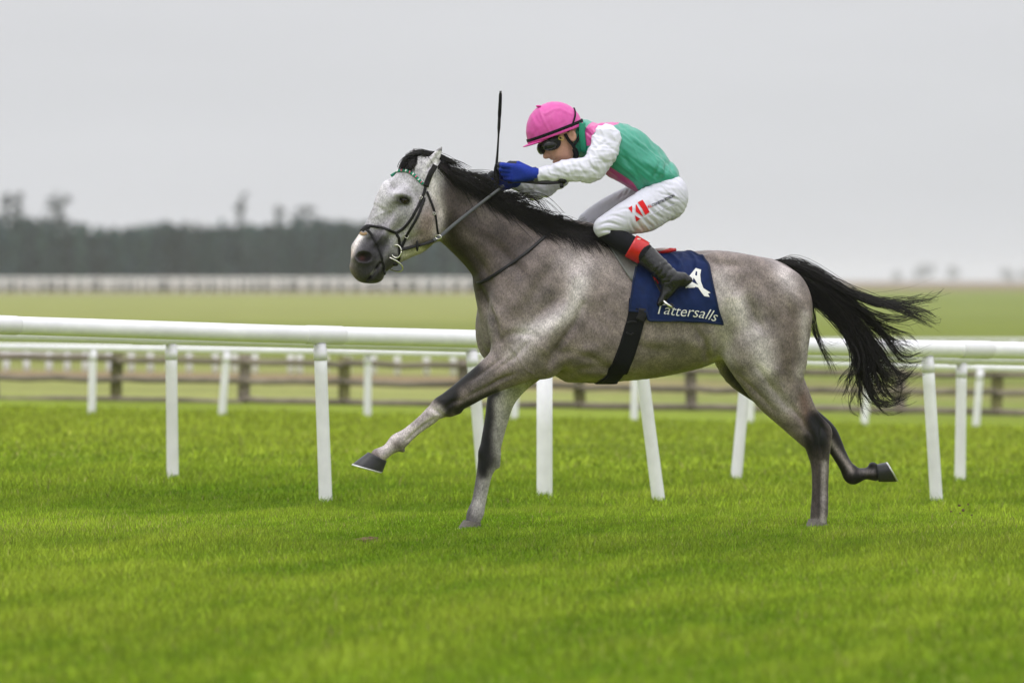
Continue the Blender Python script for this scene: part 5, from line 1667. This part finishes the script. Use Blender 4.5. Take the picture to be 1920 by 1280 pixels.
def jacket_wr(V, N):
    u, v = V[:, 0], V[:, 1]
    f = 1.3 * vnoise(V, 22, 2, 5) + 2.2 * folds(V, 0.55, 60, 12, 3) + 1.2 * folds(V, 1.2, 40, 9, 8)
    d, t = seg_dist(u, v, catmull([(1150, 285), (1185, 300), (1225, 318), (1250, 335)], 10)); f += 2.5 * np.exp(-(d / 7) ** 2) * np.sin(t * 3.14)
    for ln, wd, dp in (([(1160, 300), (1190, 330), (1200, 352)], 5, 3), ([(1212, 340), (1222, 322), (1230, 300)], 4, 3.0), ([(1238, 330), (1240, 316), (1248, 300)], 3.5, 2.4), ([(1165, 262), (1190, 275), (1215, 290)], 4, 1.6),
                       ([(1200, 262), (1218, 285), (1228, 305)], 4, 1.4), ([(1158, 280), (1166, 300), (1170, 325)], 4, 2.0), ([(1252, 325), (1254, 312), (1252, 300)], 3, 2.0)):
        d, t = seg_dist(u, v, catmull(ln, 10)); f -= dp * np.exp(-(d / wd) ** 2) * np.sin(np.clip(t, 0.05, 0.95) * 3.14)
    return f * (V[:, 2] > -60)
jo, bvh_j = sdf_obj("jacket", J, m_silk, rider, jacket_col, jacket_wr)
# collar with its small lettering
P = catmull([(1092, 232, 34), (1091, 250, 38.), (1093, 268, 38), (1095, 284, 32)], 20); P[:, 2] += YAW * 105
m_coll = mat("green_collar", (0.012, 0.22, 0.13), rough=0.6, var=0.1, scale=80.0)
px_ribbon("collar", P, np.repeat(np.array([[-0.35, 0, 0.93]]), 20, 0), 12, 3.0, m_coll, rider)

# ---- sleeves
def sleeve(path, name="sleeve"):
    A = Field((940, 215, -85), (1180, 385, 90), 1.5, warpk=jk)
    A.tube(path, k=6)
    if path is ARM_N:
        A.ell((1146, 266, 46), (15, 18, 18), 0.2, 8)
        A.ell((1110, 326, 58), (22, 16, 18), -0.3, 10)
    else:
        A.ell((1010, 358, -50), (26, 13, 16), -0.2, 10)
    P = np.array([p[:2] for p in path])
    def wr(V, N):
        u = V[:, 0] + YAW * V[:, 2]; v = V[:, 1]
        f = 0.9 * vnoise(V, 12, 2, 8) + 1.8 * folds(V, 1.0, 28, 10, 4) + 1.3 * folds(V, 0.1, 36, 9, 1)
        for ln, wd, dp in (([(1100, 300), (1110, 316), (1128, 330)], 3, 2.6), ([(1120, 292), (1132, 305), (1148, 306)], 3.5, 2.8), ([(1080, 305), (1092, 322), (1098, 336)], 3, 2.2), ([(1128, 262), (1146, 280), (1158, 284)], 3, 2.0),
                           ([(1060, 306), (1068, 322), (1072, 338)], 2.6, 1.4), ([(1040, 318), (1060, 328), (1090, 333)], 2.6, 1.5), ([(1100, 282), (1122, 276), (1140, 262)], 3.4, 1.6), ([(1020, 322), (1035, 330), (1055, 333)], 2.2, 1.2),
                           ([(1000, 345), (1010, 358), (1030, 364)], 3, 2.2), ([(975, 343), (990, 352), (1000, 366)], 2.6, 1.8)):
            d, t = seg_dist(u, v, catmull(ln, 10)); f -= dp * np.exp(-(d / wd) ** 2) * np.sin(np.clip(t, 0.05, 0.95) * 3.14)
        return f
    return sdf_obj(name, A, m_sleeve, rider, None, wr)
sl, bvh_sl = sleeve(ARM_N); sleeve(ARM_F)
def ring_band(name, c, axis, a, b, width, m, parent, thick=1.4):
    """band round a limb; c px centre, axis in-plane unit vector, radii a (in-plane) b (depth)"""
    th = np.linspace(0, 2 * math.pi, 33); ax = np.array(axis, float); ax /= np.linalg.norm(ax); nx = np.array((-ax[1], ax[0]))
    P = np.stack([c[0] + nx[0] * a * np.cos(th), c[1] + nx[1] * a * np.cos(th), c[2] + b * np.sin(th)], 1)
    N = np.stack([nx[0] * np.cos(th), nx[1] * np.cos(th), np.sin(th)], 1)
    P[:, 2] += YAW * (1200 - c[0])
    W = P2W(P); Nw = np.stack([N[:, 0], -N[:, 2], -N[:, 1]], 1)
    V, Q = ribbon(W, Nw, width / S, thick / S)
    return obj_from(name, mesh_np(name, V, Q), m, parent)
ring_band("wrist_band", (1004, 329.5, 31), (1, -0.12), 14.2, 13.6, 7, m_cuff, sl)

# ---- breeches
K = Field((1070, 300, -110), (1310, 470, 110), 1.5, warpk=jk)
K.tube([(1243, 346, 30, 43, 0), (1250, 358, 34, 47, 0), (1252, 372, 33, 46, 0)], k=8)
K.tube(THIGH_N, k=10); K.tube(THIGH_F, k=8)
K.ell((1262, 372, 28), (26, 40, 30), 0.15, 10); K.ell((1256, 372, -28), (26, 40, 30), 0.15, 10)
def breech_wr(V, N):
    u = V[:, 0] + YAW * V[:, 2]; v = V[:, 1]
    f = 0.6 * vnoise(V, 16, 2, 2) + 1.1 * folds(V, 0.75, 34, 7.5, 2) * sstep(1165, 1215, u)
    side = V[:, 2] > 0
    g = 0
    lines = [([(1222, 372), (1240, 388), (1262, 400)], 2.6, 2.4), ([(1236, 366), (1252, 380), (1270, 388)], 2.4, 2.0), ([(1212, 382), (1226, 400), (1246, 412)], 2.8, 2.6), ([(1248, 362), (1262, 372), (1276, 376)], 2.4, 1.8),
             ([(1200, 398), (1208, 414), (1222, 428)], 2.8, 2.4), ([(1190, 408), (1196, 420), (1204, 432)], 2.4, 2.0), ([(1208, 345), (1224, 352), (1246, 352)], 3, 1.6), ([(1230, 338), (1250, 346), (1270, 350)], 3, 1.6),
             ([(1118, 425), (1140, 418), (1165, 425)], 2.4, 2.0), ([(1120, 435), (1140, 432), (1158, 438)], 2.4, 1.8), ([(1128, 412), (1150, 405), (1172, 412)], 2.4, 1.4), ([(1150, 398), (1172, 392), (1190, 396)], 2.4, 1.2),
             ([(1165, 372), (1175, 362), (1180, 352)], 2.2, 1.5), ([(1158, 376), (1166, 366), (1172, 356)], 2.2, 1.5), ([(1228, 358), (1244, 366), (1262, 366)], 2.2, 1.4), ([(1180, 412), (1184, 424), (1190, 436)], 2.2, 1.6)]
    for ln, wd, dp in lines:
        d, t = seg_dist(u, v, catmull(ln, 10)); f = f - dp * np.exp(-(d / wd) ** 2) * np.sin(np.clip(t, 0.05, 0.95) * 3.14)
        f = f + 0.5 * dp * np.exp(-((d - 1.9 * wd) / wd) ** 2) * np.sin(np.clip(t, 0.05, 0.95) * 3.14)
    return f
kb, bvh_k = sdf_obj("breeches", K, m_breech, rider, None, breech_wr)
# sponsor's marks on the thigh
m_redp = mat("red_print", (0.62, 0.008, 0.012), rough=0.6, spec=0.2, var=0.06, scale=80.0)
m_blkp = mat("dark_print", (0.014, 0.014, 0.03), rough=0.6, spec=0.2, var=0.06, scale=80.0)
zk = lambda L: [(1160 + x / 13.714, 360 + y_ / 13.714) for x, y_ in L]
def fat(L, k=1.14):
    c = np.mean(L, axis=0); return [tuple(c + (np.array(p) - c) * k) for p in L]
print_poly("logo_print", [fat(zk([(235, 425), (325, 370), (325, 535)])), fat(zk([(425, 345), (447, 350), (600, 625), (425, 505)])), fat(zk([(480, 285), (600, 220), (700, 380), (770, 520), (665, 590), (590, 440)]), 1.06), fat(zk([(405, 620), (525, 700), (440, 765)]))], bvh_k, m_redp, kb, 1.6)
print_text("sponsor_lettering", "KL", zk([(752, 425), (845, 388)]), 5.0, bvh_k, m_redp, kb, weight=0.03, off=1.6)
print_text("sponsor_lettering", "CONSTRUCTION", zk([(848, 388), (1050, 305), (1250, 210), (1432, 122)]), 5.0, bvh_k, m_blkp, kb, weight=0.03, off=1.6)
P, N = on_surface(zk([(520, 700), (800, 590), (1150, 440), (1450, 320)]), 20, 0.3, bvh_k)
px_ribbon("side_seam", P, N, 1.3, 0.6, m_breech, kb)

# ---- socks and boots
def shin(path, sgn):
    w = sgn
    sk = Field((1085, 410, min(60 * w, 120 * w)), (1215, 500, max(60 * w, 120 * w)) if w > 0 else (1215, 500, -40), 1.5, warpk=jk) if w > 0 else Field((1085, 400, -125), (1215, 500, -40), 1.5, warpk=jk)
    if w > 0: sk = Field((1085, 400, 40), (1215, 500, 125), 1.5, warpk=jk)
    sk.tube(path[:3], k=4)
    sdf_obj("sock", sk, m_sock, rider)
    bt = Field((1150, 440, 60), (1320, 590, 145), 1.5, warpk=jk) if w > 0 else Field((1140, 440, -145), (1320, 590, -60), 1.5, warpk=jk)
    a, b, c, d_, e_ = path
    mid = tuple((np.array(b) * 0.15 + np.array(c) * 0.85))
    start = tuple(np.array(c) * 0.75 + np.array(b) * 0.25)
    bt.tube([(c[0] + 4, c[1] + 3, c[2] - 1.0, c[3] - 1.0, c[4] + sgn), (c[0] + 10, c[1] + 9, c[2], c[3], c[4] + 3 * sgn), d_, e_], k=5)
    x, y_, ww = e_[0], e_[1], e_[4]
    bt.tube([(x + 22, y_ - 2, 12, 12, ww), (x + 2, y_ + 6, 17, 14, ww), (x - 6, y_ + 22, 12.5, 14, ww + sgn), (x - 14, y_ + 34, 8.5, 12, ww + sgn), (x - 19, y_ + 41, 7, 11, ww + sgn), (x - 22, y_ + 45, 5, 9, ww + sgn)], k=7)
    bt.tube([(x + 34, y_ + 1, 6.5, 9, ww), (x + 26, y_ + 7, 7, 10, ww)], k=5)
    def wr(V, N):
        u, v = V[:, 0] + YAW * V[:, 2], V[:, 1]
        s_ = ((u - 1205) * 0.72 + (v - 474) * 0.69)
        f = 1.5 * np.abs(np.sin(s_ * 0.26 + 2.6 * vnoise(V, 22, 2, 3))) * sstep(24, 40, s_) * (1 - sstep(66, 80, s_))
        return f + 0.4 * vnoise(V, 9, 2, 7)
    bo, bvb = sdf_obj("boot", bt, m_boot, rider, None, wr)
    # red top band
    ax = np.array((c[0] - b[0], c[1] - b[1])); ax = ax / np.linalg.norm(ax)
    cc = np.array((b[0] * 0.32 + c[0] * 0.68, b[1] * 0.32 + c[1] * 0.68)); cw = b[4] * 0.32 + c[4] * 0.68
    ring_band("boot_top", (cc[0], cc[1], cw), ax, c[2] + 1.2, c[3] + 1.2, 29, m_red, bo, 1.8)
    if sgn > 0:
        ball("boot_badge", np.array((1196, 449, cw + YAW * 5 + 14)), 2.6, m_pinkish, bo, (1.5, .7, .8))
    # sole
    P = np.array([(x + 36, y_ + 8, ww), (x + 26, y_ + 15, ww), (x + 10, y_ + 28, ww), (x - 6, y_ + 38, ww + sgn), (x - 16, y_ + 44, ww + sgn)], float)
    P[:, 0] += YAW * 0; P[:, 2] += YAW * (1200 - P[:, 0])
    return bo
shin(SHIN_N, 1); shin(SHIN_F, -1)

# stirrup leather and iron (parts of the saddle)
def stirrup(sgn):
    cx = 1249 if sgn > 0 else 1216
    w0 = (114 + YAW * (1200 - 1249)) if sgn > 0 else (-114 + YAW * (1200 - 1216))
    P = np.array([(cx - 28, 515, w0 - 14 * sgn), (cx - 18, 535, w0 - 6 * sgn), (cx - 8, 553, w0 + 2 * sgn), (cx - 1, 562, w0 + 4 * sgn)], float)
    px_ribbon("stirrup_leather", catmull(P, 12), np.repeat(np.array([[0.2, 0.1, 0.95 * sgn]]), 12, 0), 3.6, 1.4, m_leather, saddle_root)
    th = np.linspace(0, 2 * math.pi, 25)
    R = np.stack([cx + 1 + 11 * np.cos(th) * 0.85, 567 + 7.0 * np.cos(th) + 4 * np.sin(th), w0 + 16 * np.sin(th) * 1.0 + 3], 1)
    tube_obj("stirrup_iron", P2W(R), 2.7 / S, m_steel, saddle_root, 8)
    tread = np.array([(cx + 7, 572, w0 - 13.), (cx + 7, 572.5, w0), (cx + 7, 572, w0 + 15.)])
    tube_obj("stirrup_tread", P2W(tread), 4.5 / S, m_leather, saddle_root, 8)
stirrup(1); stirrup(-1)
strap("leather_keeper", [(1224, 520), (1228, 528), (1231, 533)], 5, m_red, saddle_root, 5, 1.6, 2.0, bvh=bvh_cloth)

# ---- gloves: palm, four fingers and a thumb closed on the reins
def glove(O, X, Y, Z, name="glove"):
    """O wrist (px incl. depth), X towards the knuckles, Y towards the thumb side (up), Z back of the hand (out)"""
    O, X, Y, Z = (np.array(v, float) for v in (O, X, Y, Z))
    X /= np.linalg.norm(X); Y -= X * (X @ Y); Y /= np.linalg.norm(Y); Z = np.cross(X, Y) * (1 if np.cross(X, Y) @ Z > 0 else -1)
    pt = lambda x, y_, z: O + X * x + Y * y_ + Z * z
    lo = O - 75; hi = O + 75
    G = Field(lo, hi, 1.25)
    G.cap(pt(-10, 0, 0), pt(4, 0, 0), 12.5, 12, 4)
    for y_ in (-10, -3.5, 3.5, 10):
        G.cap(pt(4, y_ * 0.6, 0), pt(30, y_ * 1.05, 1.5), 8.2, 7.2, 5)
    D = Field(lo, hi, 1.25)
    fing = [(11.5, 20, 15, 11, 0.25), (3.8, 22, 16, 12, 0.5), (-3.8, 21, 15, 11, 0.75), (-11, 17, 12, 9, 0.95)]
    for y_, l1, l2, l3, curl in fing:
        a = pt(30, y_, 2)
        b = pt(30 + l1 * math.cos(curl * 0.8), y_ * 1.1, 2 - l1 * math.sin(curl * 0.8))
        ang = curl * 0.8 + 0.95
        c = b + X * l2 * math.cos(ang) - Z * l2 * math.sin(ang) - Y * 1.0
        ang2 = ang + 1.0
        d = c + X * l3 * math.cos(ang2) - Z * l3 * math.sin(ang2) - Y * 0.5
        G.cap(a, b, 6.3, 5.6, 2.0)
        G.cap(b, b + (c - b) * 0.6, 5.6, 5.4, 1.5); D.cap(b + (c - b) * 0.6, c, 5.5, 5.2, 1.5); D.cap(c, d, 5.1, 4.4, 1.5)
    # thumb leaves the side of the palm near the wrist and closes over the index finger
    t0, t1, t2, t3 = pt(8, 9, -5), pt(22, 15, -12), pt(36, 14, -17), pt(46, 8, -19)
    G.cap(t0, t1, 7.5, 6.6, 4); D.cap(t1, t2, 6.4, 5.8, 2); D.cap(t2, t3, 5.6, 4.6, 2)
    V, Q = G.mesh(); V = relax(V, Q, 1, .4)
    g = obj_from(name, mesh_np(name, P2W(V), Q), m_glove, rider)
    V, Q = D.mesh(); V = relax(V, Q, 1, .4)
    obj_from("fingers", mesh_np("fingers", P2W(V), Q), m_glove_d, g)
    return pt
def yawp(u, v, w): return np.array((u + YAW * w, v, w + YAW * (1200 - u)))
ptN = glove(yawp(988, 327, 34), (-1, -0.06, 0.12), (0.15, -1, 0.15), (-0.1, 0.15, 1))
ptF = glove(yawp(958, 341, -17), (-1, 0.12, 0.25), (0.1, -1, -0.3), (-0.1, -0.2, -1))

# ---- helmet with pink cap cover
c_h = np.array((1040.0, 245.0)); th_b = math.atan2(-0.34, 0.94)
hel = empty("helmet", P2W(np.array((1040, 245, 0 + YAW * 160))))
hel.parent = rider; hel.location = Vector(P2W(np.array((1040, 245, YAW * 160.0)))) - Vector(rider.location)
Hf = Field((970, 175, -62), (1110, 300, 62), 1.5, warpk=jk)
Hf.ell((1040, 245, 0), (53.5, 54, 45), th_b, 3, cut=7.0)
def cap_wr(V, N):
    u, v = V[:, 0] + YAW * V[:, 2], V[:, 1]
    f = 0.7 * vnoise(V, 16, 2, 6) + 0.5 * folds(V, 1.1, 30, 8, 2)
    for ln in ([(1010, 203), (1022, 232), (1038, 262)], [(1022, 215), (1045, 205), (1070, 215)]):
        d, t = seg_dist(u, v, catmull(ln, 8)); f += 1.2 * np.exp(-(d / 3.0) ** 2)
    return f
ho_, bvh_h = sdf_obj("cap_cover", Hf, m_cap, hel, None, cap_wr)
Pk = Field((960, 230, -62), (1120, 320, 62), 1.25, warpk=jk)
Pk.ell((1016, 263.5, 0), (38, 3.0, 37), th_b, 2)
sdf_obj("peak", Pk, m_cap_d, hel)
ball("button", np.array((1009.5, 200, 10 + YAW * 190)), 3.6, m_cap_d, hel, (1.4, .6, 1.4))
def helm_ring(name, d0, w, m, wid, tilt=0.0, off=1.0):
    """elastic round the cap: d0 distance below the centre along the head's axis"""
    th = np.linspace(0, 2 * math.pi, 49); bx = np.array((0.94, -0.34)); dn = np.array((0.34, 0.94))
    k = math.sqrt(max(1 - (d0 / 54) ** 2, 0.05))
    P = np.stack([1040 + bx[0] * (53.5 * k + off) * np.cos(th) + dn[0] * (d0 + tilt * np.cos(th)), 245 + bx[1] * (53.5 * k + off) * np.cos(th) + dn[1] * (d0 + tilt * np.cos(th)), (45 * k + off) * np.sin(th)], 1)
    N = np.stack([bx[0] * np.cos(th), bx[1] * np.cos(th), np.sin(th)], 1)
    P = np.stack([P[:, 0] + YAW * P[:, 2], P[:, 1], P[:, 2] + YAW * (1200 - P[:, 0])], 1)
    px_ribbon(name, P, N, wid, 1.3, m, hel)
helm_ring("cap_rim", 5.0, 0, m_cap_d, 6.0, 0, 1.2)
helm_ring("elastic_band", 0.5, 0, m_strapb, 6.0, -1.0, 1.2)
Pg, Ng = on_surface([(1076, 203), (1077.5, 216), (1074, 230), (1069, 242), (1063, 250)], 14, 1.0, bvh_h)
px_ribbon("goggle_strap", Pg, Ng, 3.4, 1.2, m_strapb, hel)
# chin harness
_, bvh_b = None, None
BH = lambda f, d, w: np.array(hp(f, d, w))
def head_strap(name, pts, wid, m):
    P = catmull(np.array(pts, float), 16); P = np.stack([P[:, 0] + 0 * P[:, 2], P[:, 1], P[:, 2] + YAW * (1200 - P[:, 0])], 1)
    px_ribbon(name, P, np.repeat(np.array([[0, 0.1, 0.99]]), 16, 0), wid, 1.8, m, hel)
head_strap("chin_harness", [(1059, 252, 37), (1066, 264, 36), (1074, 273, 34), (1078, 284, 31), (1077, 296, 27)], 6.0, m_strapb)
head_strap("chin_harness", [(1088, 241, 33), (1086, 254, 35), (1081, 266, 35), (1076, 273, 34)], 5.0, m_strapb)
head_strap("chin_cup", [(1077, 280, 33), (1080, 290, 30), (1078, 298, 27)], 10, m_strapb)
ball("nape_pad", np.array((1088, 246, 22 + YAW * 112)), 7, m_hairb, hel, (0.8, 1.1, 1.5))

# ---- goggles
gog = empty("goggles", (0, 0, 0)); gog.parent = rider; gog.location = Vector(P2W(np.array((1030, 272, YAW * 170.0)))) - Vector(rider.location)
GF = Field((975, 235, -62), (1085, 315, 62), 1.0, warpk=jk)
GF.tube([(*hp(32, 14)[:2], 14, 12, 22), (*hp(38, 15)[:2], 13, 14, 12), (*hp(41, 15)[:2], 11, 12, 0), (*hp(38, 15)[:2], 13, 14, -12)], k=4)
GF.ell(hp(24, 13, 31), (18, 13, 8), -0.25, 5)
GF.tube([(*hp(8, 8)[:2], 5, 4, 35), (*hp(20, 10)[:2], 8, 5, 34)], k=5)
sdf_obj("frame", GF, m_frame, gog)
GL = Field((975, 235, -62), (1085, 315, 62), 1.0, warpk=jk)
GL.ell(hp(27, 15, 33), (14, 10.5, 8.5), -0.25, 2)
sdf_obj("lens", GL, m_lens, gog)
GL2 = Field((965, 235, -62), (1085, 315, 62), 1.0, warpk=jk)
GL2.ell(hp(46, 15, -8), (7, 11, 13), -0.25, 2)
sdf_obj("lens", GL2, m_lens, gog)
bkl = np.array([(1048, 257), (1056, 259), (1055, 264), (1047, 262), (1048, 257)], float)
P = np.hstack([bkl, np.full((5, 1), 40 + YAW * 150)]); tube_obj("buckle", P2W(np.vstack([np.linspace(P[i], P[i + 1], 3)[:-1] for i in range(4)] + [P[:1]])), 0.9 / S, m_brass, gog, 6)

# ---- whip held upright, and the rein end running back from the hand
wr_ = empty("whip", P2W(np.array((930, 335, -6 + YAW * 270.0))), "black riding whip held upright above the horse's mane", "whip")
wp = yawp(0, 0, 0)
WP = np.array([(938.5, 174), (938, 190), (936.5, 220), (935, 250), (933, 285), (931.5, 305), (930.5, 322), (931, 345)], float)
WP = np.hstack([WP, np.full((8, 1), 2 + YAW * 265)])
P = catmull(WP, 40)
R = np.interp(np.linspace(0, 1, 40), [0, 0.02, 0.12, 0.38, 0.45, 0.55, 0.75, 0.85, 1], [1.2, 2.4, 2.6, 3.0, 1.7, 2.0, 2.8, 4.2, 4.6]) / S
sh_ = tube_obj("shaft", P2W(P), R, m_leather, wr_, 10)
tube_obj("flap", P2W(P[:14]), np.interp(np.linspace(0, 1, 14), [0, .1, .8, 1], [1.6, 2.9, 3.4, 2.2]) / S, m_elastic, wr_, 8)
tube_obj("grip", P2W(P[-11:]), np.interp(np.linspace(0, 1, 11), [0, .3, 1], [3.0, 4.6, 5.0]) / S, m_elastic, wr_, 10)
tube_obj("tip", P2W(np.array([P[0] + (0.2, -2.5, 0), P[0] + (0, 2, 0)])), 2.2 / S, m_rein, wr_, 8)
# spare rein loop with its buckle end
wb = YAW * 200
RPt = np.array([(952, 341, 30 + wb), (975, 340, 30 + wb), (1000, 342, 36 + wb), (1025, 343.5, 42 + wb), (1050, 342, 46 + wb)], float)
px_ribbon("rein_end", catmull(RPt, 20), np.repeat(np.array([[0, -0.35, 0.93]]), 20, 0), 8.0, 2.4, m_leather, bridle_root)
px_ribbon("rein_end", np.array([(1062, 339, 46 + wb), (1080, 338.5, 40 + wb), (1105, 338, 20 + wb)], float), np.repeat(np.array([[0, -0.35, 0.93]]), 3, 0), 4.0, 1.5, mat("olive_web_rein", (0.10, 0.10, 0.055), rough=0.8, var=0.2, scale=150.0), bridle_root)
be = ball("rein_buckle", np.array((1055, 339.5, 48 + wb)), 8.0, m_leather, bridle_root, (0.95, 0.85, 0.8))
tube_obj("buckle_pin", P2W(np.array([(1053, 345, 50 + wb), (1052.5, 353, 51 + wb)], float)), 3.6 / S, m_leather, be, 8)

# ================================================================== small things on the turf
m_soil = mat("damp_soil", (0.12, 0.085, 0.045), rough=0.95, spec=0.1, var=0.4, scale=60.0, bump=0.6, bscale=90, bdist=0.01)
def clod(name, label, u, v, ru, rv, seed, z=None, parent=None, cat="clod", group=None):
    r = np.random.default_rng(seed)
    bm = bmesh.new(); bmesh.ops.create_icosphere(bm, subdivisions=3, radius=1.0)
    y = CAM_Z * 16000 / (v - 525) if z is None else DIST
    c = px_at(u, v, y)
    sc = y / 16000
    for vv in bm.verts:
        p = np.array(vv.co)
        k = 1 + 0.5 * float(vnoise(p[None] * 1.0, 0.35, 3, seed)[0])
        vv.co = Vector((c[0] + p[0] * ru * sc * k, c[1] + p[1] * ru * sc * k, c[2] + p[2] * rv * sc * k))
    return tag(bm_object(name, bm, m_soil, parent, smooth=False, origin=c), label, cat, group)
clod("turf_divot", "small brown divot of bare soil in the grass before the horse's forefoot", 694, 1016, 24, 9, 4, cat="divot")
bits = [(1799, 947, 2.6), (1806, 956, 3.0), (1815, 945, 1.8), (1783, 958, 2.0), (1822, 965, 1.8), (1800, 962, 1.6), (1708, 898, 1.3)]
labs = ["largest dark crumb of kicked-up soil left of the right edge", "lowest big crumb of kicked-up turf behind the hind hoof", "small crumb of flying turf high on the right of the cluster", "lone crumb of flying turf left of the cluster by the leaning post",
        "rightmost tiny crumb of flying soil behind the horse", "tiny crumb of flying soil at the bottom of the cluster", "tiny crumb of soil flying just above the raised hind hoof's toe"]
for i, (u, v, r0) in enumerate(bits):
    clod("turf_crumb", labs[i], u, v, r0, r0 * 0.8, 30 + i, z=1, cat="crumb", group="kicked-up crumbs of turf")
# ================================================================== the misty air
hx, hy0, hy1, hz0, hz1 = 9000.0, -800.0, 17500.0, -2.0, 24.0
hm = bmesh.new()
bmesh.ops.create_cube(hm, size=1.0)
for v in hm.verts:
    v.co = Vector((v.co.x * 2 * 15000, (v.co.y + 0.5) * (hy1 - hy0) + hy0, (v.co.z + 0.5) * (hz1 - hz0) + hz0))
m_haze = bpy.data.materials.new("misty_air")
m_haze.use_nodes = True
hn = m_haze.node_tree
for n_ in list(hn.nodes):
    if n_.type == 'BSDF_PRINCIPLED': hn.nodes.remove(n_)
pv = hn.nodes.new("ShaderNodeVolumePrincipled")
pv.inputs["Color"].default_value = (0.90, 0.94, 0.98, 1)
pv.inputs["Density"].default_value = 0.00012
pv.inputs["Anisotropy"].default_value = 0.0
hn.links.new(pv.outputs[0], hn.nodes["Material Output"].inputs["Volume"])
haze = bm_object("haze", hm, m_haze, smooth=False)
tag(haze, "thin pale mist filling the air over the racecourse", "haze", kind="stuff")
